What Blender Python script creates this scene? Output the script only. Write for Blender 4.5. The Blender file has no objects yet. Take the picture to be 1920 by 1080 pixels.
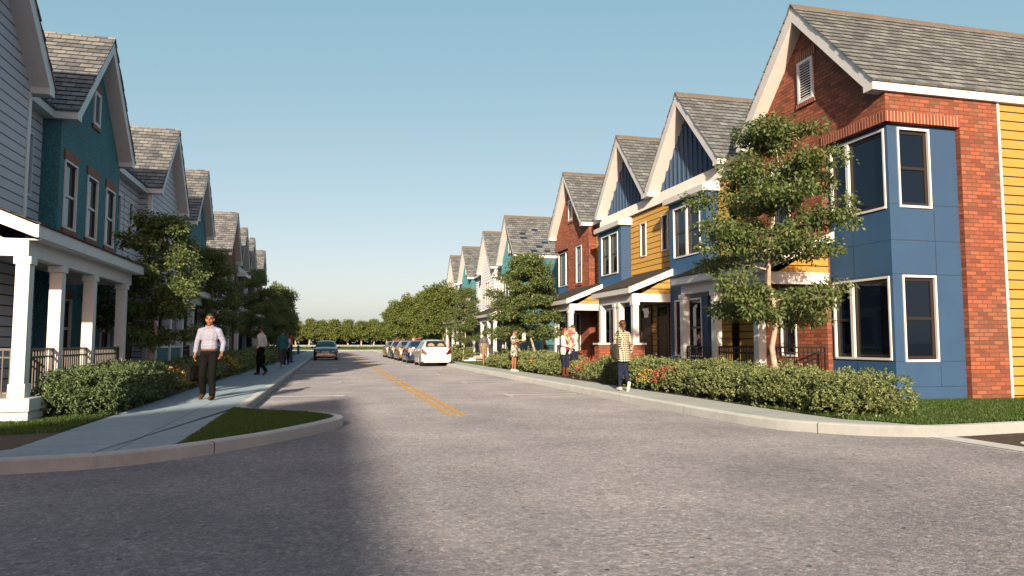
import bpy, bmesh, math, random
import numpy as np
from mathutils import Vector, Matrix, Euler
R = math.radians
scene = bpy.context.scene
col = scene.collection
random.seed(7)
RNG = np.random.default_rng(11)

# ------------------------------------------------------------------ camera
cd = bpy.data.cameras.new('camera')
cam = bpy.data.objects.new('camera', cd)
col.objects.link(cam)
cam.location = (0, 0, 1.3)
cam.rotation_euler = (R(90 + 4.36), 0, R(-14.06))
cd.sensor_width = 36
cd.lens = 36 * 1350 / 1920
cd.clip_start = 0.1
cd.clip_end = 6000
scene.camera = cam

# ------------------------------------------------------------------ sky, sun, exposure
SUN_EL = 16.0
SUN_AZ = (-0.275, -0.9615)            # horizontal direction towards the sun
world = bpy.data.worlds.new('World')
scene.world = world
world.use_nodes = True
wn = world.node_tree
wn.nodes.clear()
sky = wn.nodes.new('ShaderNodeTexSky')
sky.sky_type = 'NISHITA'
sky.sun_disc = False
sky.sun_elevation = R(SUN_EL)
sky.sun_rotation = math.atan2(SUN_AZ[0], SUN_AZ[1])
sky.air_density = 0.68
sky.dust_density = 2.0
sky.ozone_density = 1.6
bg = wn.nodes.new('ShaderNodeBackground')
bg.inputs['Strength'].default_value = 0.092
wo = wn.nodes.new('ShaderNodeOutputWorld')
tint = wn.nodes.new('ShaderNodeMix')
tint.data_type = 'RGBA'
tint.blend_type = 'MULTIPLY'
tint.inputs[0].default_value = 1
tint.inputs[7].default_value = (1.143, 0.62, 0.40, 1)
wn.links.new(sky.outputs[0], tint.inputs[6])
veil = wn.nodes.new('ShaderNodeMix')          # even bluish haze of the air over the whole sky
veil.data_type = 'RGBA'
veil.blend_type = 'ADD'
veil.clamp_result = False
veil.inputs[0].default_value = 1
veil.inputs[7].default_value = (0.35, 1.49, 1.93, 1)
wn.links.new(tint.outputs[2], veil.inputs[6])
wn.links.new(veil.outputs[2], bg.inputs[0])
wn.links.new(bg.outputs[0], wo.inputs[0])
sd = bpy.data.lights.new('sun', 'SUN')
sd.energy = 5.0
sd.angle = R(0.9)
sd.color = (1.0, 0.80, 0.55)
sun = bpy.data.objects.new('sun', sd)
col.objects.link(sun)
ce = math.cos(R(SUN_EL))
dvec = Vector((-SUN_AZ[0] * ce, -SUN_AZ[1] * ce, -math.sin(R(SUN_EL))))
sun.rotation_euler = dvec.to_track_quat('-Z', 'Y').to_euler()
sun.location = (-20, -60, 30)
vs = scene.view_settings
vs.view_transform = 'Standard'
vs.look = 'None'
vs.gamma = 1
vs.exposure = 1.1
scene.cycles.max_bounces = 6
scene.cycles.diffuse_bounces = 3
scene.cycles.glossy_bounces = 3
scene.cycles.transparent_max_bounces = 6

# ------------------------------------------------------------------ node helpers
class NT:
    def __init__(self, name):
        self.m = bpy.data.materials.new(name)
        self.m.use_nodes = True
        self.t = self.m.node_tree
        self.t.nodes.clear()
        self.out = self.n('ShaderNodeOutputMaterial')
        self.b = self.n('ShaderNodeBsdfPrincipled')
        self.l(self.b.outputs[0], self.out.inputs[0])
        self.geo = self.n('ShaderNodeNewGeometry')
    def n(self, t, **kw):
        x = self.t.nodes.new(t)
        for k, v in kw.items():
            setattr(x, k, v)
        return x
    def l(self, a, b):
        self.t.links.new(a, b)
    def setv(self, sock, v):
        if hasattr(v, 'is_linked') or hasattr(v, 'node'):
            self.l(v, sock)
        elif isinstance(v, (tuple, list)) and len(v) == 3 and sock.type == 'RGBA':
            sock.default_value = (*v, 1)
        else:
            sock.default_value = v
    def math(self, op, a, b=None, c=None):
        x = self.n('ShaderNodeMath', operation=op)
        self.setv(x.inputs[0], a)
        if b is not None: self.setv(x.inputs[1], b)
        if c is not None: self.setv(x.inputs[2], c)
        return x.outputs[0]
    def mix(self, f, a, b, blend='MIX'):
        x = self.n('ShaderNodeMix', data_type='RGBA', blend_type=blend)
        self.setv(x.inputs[0], f)
        self.setv(x.inputs[6], a)
        self.setv(x.inputs[7], b)
        return x.outputs[2]
    def noise(self, scale, detail=3, rough=0.55, vec=None):
        x = self.n('ShaderNodeTexNoise')
        x.inputs['Scale'].default_value = scale
        x.inputs['Detail'].default_value = detail
        x.inputs['Roughness'].default_value = rough
        self.l(vec if vec is not None else self.geo.outputs['Position'], x.inputs['Vector'])
        return x.outputs['Fac']
    def ramp(self, f, p0, p1, c0=(0, 0, 0), c1=(1, 1, 1)):
        x = self.n('ShaderNodeValToRGB')
        x.color_ramp.elements[0].position = p0
        x.color_ramp.elements[1].position = p1
        x.color_ramp.elements[0].color = (*c0, 1)
        x.color_ramp.elements[1].color = (*c1, 1)
        self.l(f, x.inputs[0])
        return x.outputs[0]
    def bump(self, h, strength=0.3, dist=0.01):
        x = self.n('ShaderNodeBump')
        x.inputs['Strength'].default_value = strength
        x.inputs['Distance'].default_value = dist
        self.l(h, x.inputs['Height'])
        self.l(x.outputs[0], self.b.inputs['Normal'])
    def xyz(self):
        s = self.n('ShaderNodeSeparateXYZ')
        self.l(self.geo.outputs['Position'], s.inputs[0])
        return s.outputs
    def along(self):
        """horizontal distance along a wall: Y on street fronts, X on end walls"""
        p = self.xyz()
        s = self.n('ShaderNodeSeparateXYZ')
        self.l(self.geo.outputs['Normal'], s.inputs[0])
        ny = self.math('ABSOLUTE', s.outputs[1])
        f = self.math('GREATER_THAN', ny, 0.6)
        a = self.math('MULTIPLY', p[0], f)
        b = self.math('MULTIPLY', p[1], self.math('SUBTRACT', 1.0, f))
        return self.math('ADD', a, b), p[2], p
    def comb(self, x, y, z=0.0):
        c = self.n('ShaderNodeCombineXYZ')
        self.setv(c.inputs[0], x); self.setv(c.inputs[1], y); self.setv(c.inputs[2], z)
        return c.outputs[0]
    def col(self, c):
        x = self.n('ShaderNodeMix', data_type='RGBA', blend_type='MULTIPLY')
        x.inputs[0].default_value = 1
        self.setv(x.inputs[6], c)
        x.inputs[7].default_value = (0.8, 0.8, 0.8, 1)
        self.l(x.outputs[2], self.b.inputs['Base Color'])
    def rough(self, r): self.setv(self.b.inputs['Roughness'], r)

def k(c, f): return tuple(min(1, x * f) for x in c)

def plain(name, c, rough=0.6, scale=6.0, var=0.12, bump=0.0, bscale=60.0, metal=0.0, spec=0.5):
    t = NT(name)
    f = t.noise(scale, 4)
    t.col(t.mix(t.ramp(f, 0.3, 0.7), k(c, 1 - var), k(c, 1 + var)))
    t.rough(rough)
    t.b.inputs['Metallic'].default_value = metal
    t.b.inputs['Specular IOR Level'].default_value = spec
    if bump:
        t.bump(t.noise(bscale, 3), bump, 0.01)
    return t.m

def speckled(name, c, rough=0.8, amt=0.35, scale=90.0, seams=None, seam_z=None):
    """painted stucco or fibre-cement panel with a fine grain"""
    t = NT(name)
    f = t.noise(scale, 2, 0.7)
    big = t.noise(1.3, 3)
    c1 = t.mix(t.ramp(f, 0.36, 0.66), k(c, 1 - amt), k(c, 1 + amt))
    c2 = t.mix(t.ramp(big, 0.35, 0.7), k(c, 0.86), k(c, 1.12))
    cc = t.mix(0.45, c1, c2)
    if seams or seam_z:
        u, z, p = t.along()
        hit = None
        for val, src in [(s, u) for s in (seams or [])] + [(s, z) for s in (seam_z or [])]:
            d = t.math('LESS_THAN', t.math('ABSOLUTE', t.math('SUBTRACT', src, val)), 0.006)
            hit = d if hit is None else t.math('MAXIMUM', hit, d)
        cc = t.mix(hit, cc, k(c, 0.25))
    t.col(cc)
    t.rough(rough)
    t.b.inputs['Diffuse Roughness'].default_value = 0.8
    t.bump(f, 0.35, 0.008)
    return t.m

def brick_mat(name, ca, cb, mortar):
    t = NT(name)
    u, z, p = t.along()
    b = t.n('ShaderNodeTexBrick')
    b.inputs['Scale'].default_value = 1.0
    b.inputs['Brick Width'].default_value = 0.245
    b.inputs['Row Height'].default_value = 0.084
    b.inputs['Mortar Size'].default_value = 0.0105
    b.inputs['Mortar Smooth'].default_value = 0.15
    b.inputs['Bias'].default_value = -0.1
    b.inputs['Color1'].default_value = (*ca, 1)
    b.inputs['Color2'].default_value = (*cb, 1)
    b.inputs['Mortar'].default_value = (*mortar, 1)
    t.l(t.comb(u, z), b.inputs['Vector'])
    n = t.noise(38, 4, 0.6)
    n2 = t.noise(0.9, 3)
    c = t.mix(t.ramp(n, 0.3, 0.75), b.outputs['Color'], k(cb, 0.7), 'MIX')
    c = t.mix(0.6, c, b.outputs['Color'])
    c = t.mix(t.ramp(n2, 0.35, 0.75, (0.82, 0.82, 0.82), (1.1, 1.1, 1.1)), (0, 0, 0), c)
    x = t.n('ShaderNodeMix', data_type='RGBA', blend_type='MULTIPLY')
    x.inputs[0].default_value = 1
    t.l(b.outputs['Color'], x.inputs[6])
    t.l(t.ramp(n, 0.25, 0.75, (0.72, 0.7, 0.7), (1.2, 1.2, 1.2)), x.inputs[7])
    t.col(x.outputs[2])
    t.rough(0.85)
    t.b.inputs['Diffuse Roughness'].default_value = 0.4
    h = t.math('SUBTRACT', 1.0, b.outputs['Fac'])
    h = t.math('ADD', h, t.math('MULTIPLY', n, 0.35))
    t.bump(h, 0.6, 0.008)
    return t.m

def soldier_mat(name, ca, mortar):
    t = NT(name)
    u, z, p = t.along()
    fr = t.math('FRACT', t.math('DIVIDE', u, 0.082))
    m = t.math('LESS_THAN', fr, 0.17)
    idx = t.math('FLOOR', t.math('DIVIDE', u, 0.082))
    w = t.n('ShaderNodeTexWhiteNoise', noise_dimensions='1D')
    t.l(idx, w.inputs['W'])
    c = t.mix(w.outputs['Value'], k(ca, 0.75), k(ca, 1.25))
    t.col(t.mix(m, c, mortar))
    t.rough(0.85)
    t.bump(t.math('SUBTRACT', t.math('MULTIPLY', t.noise(40), 0.3), m), 0.5, 0.008)
    return t.m

def siding_mat(name, c, pitch=0.2, groove=0.075, gcol=None):
    t = NT(name)
    u, z, p = t.along()
    fr = t.math('FRACT', t.math('DIVIDE', z, pitch))
    g = t.math('LESS_THAN', fr, groove)
    idx = t.math('FLOOR', t.math('DIVIDE', z, pitch))
    w = t.n('ShaderNodeTexWhiteNoise', noise_dimensions='1D')
    t.l(idx, w.inputs['W'])
    n = t.noise(2.2, 3)
    grain = t.noise(1.0, 4, 0.6, t.comb(t.math('MULTIPLY', u, 1.6), t.math('MULTIPLY', z, 70.0), idx))
    cc = t.mix(w.outputs['Value'], k(c, 0.95), k(c, 1.05))
    cc = t.mix(t.math('MULTIPLY', t.ramp(n, 0.3, 0.7), 0.5), cc, k(c, 0.88))
    cc = t.mix(t.math('MULTIPLY', t.ramp(grain, 0.35, 0.7), 0.3), cc, k(c, 0.85))
    t.col(t.mix(g, cc, gcol or k(c, 0.06)))
    t.rough(0.6)
    t.b.inputs['Diffuse Roughness'].default_value = 0.6
    h = t.math('SUBTRACT', t.math('MULTIPLY', t.math('SUBTRACT', 1.0, fr), 1.0), t.math('MULTIPLY', g, 1.5))
    t.bump(h, 0.5, 0.012)
    return t.m

def shingle_mat(name, c1, c2, width=0.42, zrow=0.15):
    t = NT(name)
    p = t.xyz()
    s = t.n('ShaderNodeSeparateXYZ')
    t.l(t.geo.outputs['Normal'], s.inputs[0])
    b = t.n('ShaderNodeTexBrick')
    b.inputs['Scale'].default_value = 1.0
    b.inputs['Brick Width'].default_value = width
    b.inputs['Row Height'].default_value = zrow
    b.inputs['Mortar Size'].default_value = 0.009
    b.inputs['Mortar Smooth'].default_value = 0.0
    b.inputs['Color1'].default_value = (*c1, 1)
    b.inputs['Color2'].default_value = (*c2, 1)
    b.inputs['Mortar'].default_value = (*k(c1, 0.2), 1)
    t.l(t.comb(p[0], t.math('SUBTRACT', p[2], 6.592)), b.inputs['Vector'])
    n = t.noise(3.0, 3)
    g = t.noise(160, 2)
    x = t.n('ShaderNodeMix', data_type='RGBA', blend_type='MULTIPLY')
    x.inputs[0].default_value = 1
    t.l(b.outputs['Color'], x.inputs[6])
    t.l(t.ramp(n, 0.3, 0.7, (0.8, 0.8, 0.8), (1.18, 1.18, 1.16)), x.inputs[7])
    y = t.n('ShaderNodeMix', data_type='RGBA', blend_type='MULTIPLY')
    y.inputs[0].default_value = 1
    t.l(x.outputs[2], y.inputs[6])
    t.l(t.ramp(g, 0.3, 0.7, (0.85, 0.85, 0.85), (1.12, 1.12, 1.12)), y.inputs[7])
    t.col(y.outputs[2])
    t.rough(0.9)
    t.bump(g, 0.4, 0.006)
    return t.m

def leaf_mat(name, c1, c2, trans=0.25):
    t = NT(name)
    r = t.geo.outputs['Random Per Island']
    cc = t.mix(r, c1, c2)
    t.col(cc)
    t.rough(0.55)
    t.b.inputs['Specular IOR Level'].default_value = 0.35
    tr = t.n('ShaderNodeBsdfTranslucent')
    t.l(t.mix(0.5, cc, (0.25, 0.28, 0.03)), tr.inputs[0])
    mx = t.n('ShaderNodeMixShader')
    mx.inputs[0].default_value = trans
    t.l(t.b.outputs[0], mx.inputs[1]); t.l(tr.outputs[0], mx.inputs[2])
    t.l(mx.outputs[0], t.out.inputs[0])
    return t.m

def glass_mat(name, c=(0.004, 0.008, 0.016), rough=0.03, trans=0.0):
    t = NT(name)
    t.col(c)
    t.rough(rough)
    t.b.inputs['IOR'].default_value = 1.5
    t.b.inputs['Specular IOR Level'].default_value = 0.45
    t.b.inputs['Specular Tint'].default_value = (0.5, 0.72, 1.0, 1)
    if trans:
        tp = t.n('ShaderNodeBsdfTransparent')
        tp.inputs[0].default_value = (0.75, 0.85, 0.9, 1)
        mx = t.n('ShaderNodeMixShader')
        mx.inputs[0].default_value = trans
        t.l(t.b.outputs[0], mx.inputs[1]); t.l(tp.outputs[0], mx.inputs[2])
        t.l(mx.outputs[0], t.out.inputs[0])
    return t.m

def paint_mat(name, c, metal=0.0, rough=0.25):
    t = NT(name)
    t.col(t.mix(t.ramp(t.noise(2.5), 0.35, 0.7), k(c, 0.94), k(c, 1.05)))
    t.rough(rough)
    t.b.inputs['Metallic'].default_value = metal
    t.b.inputs['Coat Weight'].default_value = 0.8
    t.b.inputs['Coat Roughness'].default_value = 0.05
    return t.m

def asphalt_mat(name, base, fine=140.0):
    t = NT(name)
    n1 = t.noise(fine, 3, 0.7)
    n2 = t.noise(0.55, 4, 0.6)
    n3 = t.noise(22, 5, 0.7)
    v = t.n('ShaderNodeTexVoronoi')
    v.inputs['Scale'].default_value = 52
    t.l(t.geo.outputs['Position'], v.inputs['Vector'])
    vb = t.n('ShaderNodeTexVoronoi')
    vb.inputs['Scale'].default_value = 23
    t.l(t.geo.outputs['Position'], vb.inputs['Vector'])
    sa = t.n('ShaderNodeSeparateColor'); t.l(v.outputs['Color'], sa.inputs[0])
    sb = t.n('ShaderNodeSeparateColor'); t.l(vb.outputs['Color'], sb.inputs[0])
    # sparse dark pits and pale stones
    v2 = t.n('ShaderNodeTexVoronoi')
    v2.inputs['Scale'].default_value = 4.2
    t.l(t.geo.outputs['Position'], v2.inputs['Vector'])
    pit = t.math('LESS_THAN', v2.outputs['Distance'], 0.075)
    c = t.mix(sa.outputs[0], k(base, 0.34), k(base, 1.72))
    c = t.mix(0.4, c, t.mix(sb.outputs[1], k(base, 0.3), k(base, 1.8)))
    c = t.mix(t.math('MULTIPLY', t.ramp(n3, 0.5, 0.78), 0.5), c, k(base, 1.9))
    c = t.mix(t.math('MULTIPLY', t.ramp(n3, 0.46, 0.28), 0.5), c, k(base, 0.4))
    c = t.mix(0.25, c, t.mix(sa.outputs[2], (base[0] * 1.15, base[1] * 0.9, base[2] * 0.85), (base[0] * 0.85, base[1] * 0.97, base[2] * 1.2)))
    x = t.n('ShaderNodeMix', data_type='RGBA', blend_type='MULTIPLY')
    x.inputs[0].default_value = 1
    t.l(c, x.inputs[6])
    t.l(t.ramp(n2, 0.3, 0.7, (0.76, 0.76, 0.78), (1.2, 1.17, 1.14)), x.inputs[7])
    t.col(t.mix(pit, x.outputs[2], k(base, 0.3)))
    t.rough(0.85)
    t.b.inputs['Specular IOR Level'].default_value = 0.15
    t.b.inputs['Diffuse Roughness'].default_value = 1.0
    h = t.math('ADD', t.math('MULTIPLY', n3, 1.0), t.math('MULTIPLY', n1, 0.5))
    h = t.math('SUBTRACT', h, t.math('MULTIPLY', v.outputs['Distance'], 0.5))
    pm = t.ramp(t.noise(0.7, 3, 0.5), 0.5, 0.66)
    rip = t.noise(1.0, 3, 0.6, t.comb(t.math('MULTIPLY', t.xyz()[0], 7.0), t.math('MULTIPLY', t.xyz()[1], 17.0)))
    h = t.math('ADD', h, t.math('MULTIPLY', t.math('MULTIPLY', rip, pm), 2.6))
    t.bump(h, 0.75, 0.014)
    return t.m

def concrete_mat(name, base, joint=None):
    t = NT(name)
    n1 = t.noise(95, 4, 0.7)
    n2 = t.noise(1.1, 5, 0.65)
    n3 = t.noise(9, 4, 0.6)
    c = t.mix(t.ramp(n1, 0.3, 0.7), k(base, 0.86), k(base, 1.12))
    x = t.n('ShaderNodeMix', data_type='RGBA', blend_type='MULTIPLY')
    x.inputs[0].default_value = 1
    t.l(c, x.inputs[6])
    t.l(t.ramp(t.math('ADD', t.math('MULTIPLY', n2, 0.7), t.math('MULTIPLY', n3, 0.3)), 0.3, 0.7, (0.8, 0.8, 0.81), (1.13, 1.12, 1.1)), x.inputs[7])
    cc = x.outputs[2]
    if joint:
        p = t.xyz()
        fr = t.math('FRACT', t.math('DIVIDE', p[1], joint))
        m = t.math('LESS_THAN', fr, 0.012 / joint)
        cc = t.mix(m, cc, k(base, 0.25))
    t.col(cc)
    t.rough(0.85)
    t.b.inputs['Diffuse Roughness'].default_value = 0.6
    t.b.inputs['Specular IOR Level'].default_value = 0.2
    t.bump(n1, 0.2, 0.005)
    return t.m

# ------------------------------------------------------------------ materials
M = {}
M['brick'] = brick_mat('red_brick', (0.33, 0.095, 0.048), (0.135, 0.034, 0.021), (0.085, 0.055, 0.036))
M['soldier'] = soldier_mat('soldier_brick', (0.21, 0.045, 0.024), (0.5, 0.38, 0.27))
M['yellow'] = siding_mat('yellow_siding', (0.44, 0.265, 0.052), 0.2, 0.14, (0.006, 0.005, 0.004))
M['grey'] = siding_mat('grey_siding', (0.49, 0.53, 0.63), 0.2, 0.13, (0.012, 0.012, 0.013))
M['redside'] = siding_mat('red_siding', (0.5, 0.07, 0.05), 0.3, 0.07)
M['blue'] = speckled('blue_panel', (0.0155, 0.066, 0.168), 0.7, 0.3, 110, None, [2.69, 3.38, 4.12, 0.93, 0.42])
M['batten'] = speckled('blue_board', (0.034, 0.08, 0.165), 0.7, 0.25, 110)
M['teal'] = speckled('teal_stucco', (0.045, 0.185, 0.235), 0.85, 0.75, 34)
M['trim'] = plain('white_trim', (0.62, 0.64, 0.67), 0.5, 5, 0.04)
M['stuccotrim'] = speckled('white_band', (0.56, 0.58, 0.60), 0.8, 0.15, 90)
M['shingle'] = shingle_mat('grey_shingle', (0.085, 0.098, 0.115), (0.19, 0.215, 0.235), 0.30, 0.148)
M['shinglewarm'] = shingle_mat('warm_shingle', (0.075, 0.087, 0.112), (0.21, 0.22, 0.235), 0.30, 0.148)
M['navytile'] = plain('navy_tile', (0.012, 0.022, 0.06), 0.5)
M['porchshingle'] = plain('porch_shingle', (0.05, 0.042, 0.036), 0.9, 30, 0.4, 0.4, 90)
M['ridge'] = plain('ridge_cap', (0.125, 0.105, 0.085), 0.7)
M['sash'] = plain('dark_sash', (0.018, 0.010, 0.008), 0.45)
M['glass'] = glass_mat('window_glass')
M['shadeglass'] = glass_mat('shade_glass', (0.006, 0.012, 0.024))
M['door'] = plain('dark_door', (0.035, 0.014, 0.01), 0.5)
M['metal'] = plain('black_rail', (0.012, 0.012, 0.013), 0.45)
M['brass'] = plain('brass_handle', (0.45, 0.32, 0.12), 0.35, metal=1.0)
M['floor'] = concrete_mat('porch_floor', (0.42, 0.40, 0.37))
M['asphalt'] = asphalt_mat('road_asphalt', (0.212, 0.226, 0.262))
M['asphalt2'] = asphalt_mat('cross_asphalt', (0.06, 0.05, 0.047))
M['concrete'] = concrete_mat('sidewalk_concrete', (0.215, 0.25, 0.275), 1.53)
M['kerb'] = concrete_mat('kerb_concrete', (0.32, 0.355, 0.385), 3.05)
M['whitepaint'] = plain('white_paint', (0.74, 0.74, 0.72), 0.7, 30, 0.12)
M['yellowpaint'] = plain('yellow_paint', (0.72, 0.36, 0.03), 0.7, 40, 0.2)
M['soil'] = plain('soil', (0.045, 0.028, 0.018), 0.95, 14, 0.5, 0.8, 30)
M['lawn'] = plain('lawn_soil', (0.018, 0.034, 0.008), 0.95, 20, 0.5, 0.7, 80)
M['grass'] = leaf_mat('grass_blade', (0.02, 0.056, 0.009), (0.06, 0.115, 0.02), 0.15)
M['leaf'] = leaf_mat('tree_leaf', (0.035, 0.075, 0.02), (0.145, 0.19, 0.065), 0.22)
M['leaf2'] = leaf_mat('far_leaf', (0.05, 0.09, 0.018), (0.15, 0.185, 0.045), 0.22)
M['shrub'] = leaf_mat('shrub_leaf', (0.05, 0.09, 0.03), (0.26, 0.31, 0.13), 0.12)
M['shadeshrub'] = leaf_mat('shade_toned_shrub_leaf', (0.04, 0.085, 0.035), (0.13, 0.19, 0.08), 0.06)  # shrub leaf darkened in colour to stand for shade on the corner hedge
M['darkshrub'] = leaf_mat('shadow_toned_shrub_leaf', (0.03, 0.055, 0.03), (0.06, 0.09, 0.045), 0.12)
M['redflower'] = plain('red_flower', (0.32, 0.05, 0.04), 0.6, 8, 0.3)
M['yellowflower'] = plain('yellow_flower', (0.5, 0.3, 0.05), 0.6, 8, 0.3)
M['pinkflower'] = plain('pink_flower', (0.42, 0.12, 0.34), 0.6, 8, 0.3)
M['darkbackdrop'] = leaf_mat('dark_backdrop_leaf', (0.002, 0.003, 0.002), (0.005, 0.007, 0.003), 0.0)  # near-black colour stands for unlit depth behind the far trees
M['bark'] = plain('bark', (0.36, 0.30, 0.25), 0.9, 9, 0.35, 0.8, 50)
M['tyre'] = plain('tyre_rubber', (0.012, 0.012, 0.012), 0.8)
M['rim'] = plain('alloy_rim', (0.4, 0.4, 0.42), 0.3, metal=0.9)
M['carwhite'] = paint_mat('white_car_paint', (0.60, 0.61, 0.61))
M['carblue'] = paint_mat('navy_car_paint', (0.012, 0.03, 0.085), 0.2)
M['cargold'] = paint_mat('gold_car_paint', (0.33, 0.22, 0.07), 0.4)
M['carblack'] = paint_mat('black_car_paint', (0.006, 0.007, 0.009))
M['carglass'] = glass_mat('car_glass', (0.01, 0.02, 0.026), 0.03)
M['carglassclear'] = glass_mat('car_glass_clear', (0.02, 0.03, 0.04), 0.03, 0.55)
M['tail'] = plain('tail_lamp', (0.07, 0.006, 0.006), 0.15)
M['tailpale'] = plain('pale_tail_lamp', (0.38, 0.11, 0.09), 0.2)
M['lamp'] = plain('head_lamp', (0.34, 0.4, 0.45), 0.08)
M['grille'] = plain('grey_grille', (0.16, 0.17, 0.18), 0.35)
M['chrome'] = plain('chrome', (0.6, 0.6, 0.62), 0.2, metal=1.0)
M['plate'] = plain('plate_white', (0.75, 0.75, 0.72), 0.5)
M['platey'] = plain('plate_cream', (0.72, 0.64, 0.42), 0.5)
M['mark'] = plain('plate_mark', (0.10, 0.10, 0.12), 0.5)
M['seat'] = plain('cream_seat', (0.72, 0.62, 0.4), 0.7)
M['seatd'] = plain('tan_seat', (0.30, 0.24, 0.13), 0.8)
M['black'] = plain('black_plastic', (0.01, 0.01, 0.01), 0.5)

# ------------------------------------------------------------------ mesh helpers
def tag(o, label=None, cat=None, group=None, kind=None):
    if label: o['label'] = label
    if cat: o['category'] = cat
    if group: o['group'] = group
    if kind: o['kind'] = kind
    return o

def empty(name, loc=(0, 0, 0), rz=0.0, label=None, cat=None, group=None):
    o = bpy.data.objects.new(name, None)
    o.empty_display_size = 0.2
    o.location = loc
    o.rotation_euler = (0, 0, rz)
    col.objects.link(o)
    return tag(o, label, cat, group)

def ID(v, u, z): return (v, u, z)

class MB:
    """collects faces and links them as ONE mesh object"""
    def __init__(self, T=ID):
        self.v = []; self.f = []; self.mi = []; self.T = T
    def pt(self, p):
        self.v.append(self.T(*p)); return len(self.v) - 1
    def face(self, pts, m=0):
        self.f.append([self.pt(p) for p in pts]); self.mi.append(m)
    def prism(self, base, top, m=0):
        a = [self.pt(p) for p in base]; b = [self.pt(p) for p in top]
        n = len(a)
        self.f.append(a[::-1]); self.mi.append(m)
        self.f.append(b); self.mi.append(m)
        for i in range(n):
            j = (i + 1) % n
            self.f.append([a[i], a[j], b[j], b[i]]); self.mi.append(m)
    def box(self, a0, a1, b0, b1, c0, c1, m=0):
        self.prism([(a0, b0, c0), (a1, b0, c0), (a1, b1, c0), (a0, b1, c0)],
                   [(a0, b0, c1), (a1, b0, c1), (a1, b1, c1), (a0, b1, c1)], m)
    def ext_v(self, uz, v0, v1, m=0):
        self.prism([(v0, u, z) for u, z in uz], [(v1, u, z) for u, z in uz], m)
    def ext_u(self, vz, u0, u1, m=0):
        self.prism([(v, u0, z) for v, z in vz], [(v, u1, z) for v, z in vz], m)
    def tube(self, path, radii, n=8, m=0, cap=True):
        path = [Vector(p) for p in path]
        rings = []
        prev = None
        for i, p in enumerate(path):
            d = (path[min(i + 1, len(path) - 1)] - path[max(i - 1, 0)])
            if d.length < 1e-9: d = Vector((0, 0, 1))
            d.normalize()
            if prev is None:
                a = d.orthogonal().normalized()
            else:
                a = prev - d * prev.dot(d)
                a = a.normalized() if a.length > 1e-6 else d.orthogonal().normalized()
            prev = a
            b = d.cross(a)
            rings.append([self.pt(tuple(p + (a * math.cos(2 * math.pi * j / n) + b * math.sin(2 * math.pi * j / n)) * radii[i])) for j in range(n)])
        for i in range(len(rings) - 1):
            for j in range(n):
                q = (j + 1) % n
                self.f.append([rings[i][j], rings[i][q], rings[i + 1][q], rings[i + 1][j]]); self.mi.append(m)
        if cap:
            self.f.append(rings[0][::-1]); self.mi.append(m)
            self.f.append(rings[-1]); self.mi.append(m)
    def capsule(self, p0, p1, r0, r1, n=10, m=0):
        p0 = Vector(p0); p1 = Vector(p1)
        d = (p1 - p0).normalized() if (p1 - p0).length > 1e-6 else Vector((0, 0, 1))
        path = []; rad = []
        for a in (-0.97, -0.7, -0.35): path.append(p0 + d * r0 * a); rad.append(r0 * math.sqrt(1 - a * a))
        path.append(p0); rad.append(r0); path.append(p1 + d * 1e-4); rad.append(r1)
        for a in (0.35, 0.7, 0.97): path.append(p1 + d * r1 * a); rad.append(r1 * math.sqrt(1 - a * a))
        self.tube(path, rad, n, m)
    def ell(self, c, r, rot=None, n=12, rings=8, m=0):
        c = Vector(c)
        rm = Euler(rot).to_matrix() if rot else Matrix.Identity(3)
        ids = []
        for i in range(rings + 1):
            th = math.pi * (0.02 + 0.96 * i / rings)
            ids.append([self.pt(tuple(c + rm @ Vector((r[0] * math.sin(th) * math.cos(2 * math.pi * j / n), r[1] * math.sin(th) * math.sin(2 * math.pi * j / n), r[2] * math.cos(th))))) for j in range(n)])
        for i in range(rings):
            for j in range(n):
                q = (j + 1) % n
                self.f.append([ids[i][j], ids[i + 1][j], ids[i + 1][q], ids[i][q]]); self.mi.append(m)
        self.f.append(ids[0]); self.mi.append(m)
        self.f.append(ids[-1][::-1]); self.mi.append(m)
    def wall(self, u0, u1, z0, z1, v, holes=(), depth=0.09, m=0):
        us = sorted({u0, u1, *[min(max(h[i], u0), u1) for h in holes for i in (0, 1)]})
        zs = sorted({z0, z1, *[min(max(h[i], z0), z1) for h in holes for i in (2, 3)]})
        for a, b in zip(us, us[1:]):
            for c, d in zip(zs, zs[1:]):
                cu, cz = (a + b) / 2, (c + d) / 2
                if any(h[0] < cu < h[1] and h[2] < cz < h[3] for h in holes): continue
                self.face([(v, a, c), (v, b, c), (v, b, d), (v, a, d)], m)
        for h in holes:
            a, b, c, d = h[:4]
            w = v - depth
            self.face([(v, a, c), (v, b, c), (w, b, c), (w, a, c)], m)
            self.face([(v, a, d), (v, b, d), (w, b, d), (w, a, d)], m)
            self.face([(v, a, c), (v, a, d), (w, a, d), (w, a, c)], m)
            self.face([(v, b, c), (v, b, d), (w, b, d), (w, b, c)], m)
    def mesh(self, name, mats, smooth=False, fix=True):
        me = bpy.data.meshes.new(name)
        me.from_pydata(self.v, [], self.f)
        for mt in (mats if isinstance(mats, (list, tuple)) else [mats]):
            me.materials.append(mt)
        me.polygons.foreach_set('material_index', self.mi)
        if fix:
            bm = bmesh.new(); bm.from_mesh(me)
            bmesh.ops.recalc_face_normals(bm, faces=bm.faces)
            bm.to_mesh(me); bm.free()
        if smooth:
            me.polygons.foreach_set('use_smooth', [True] * len(me.polygons))
        me.update()
        return me
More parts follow.
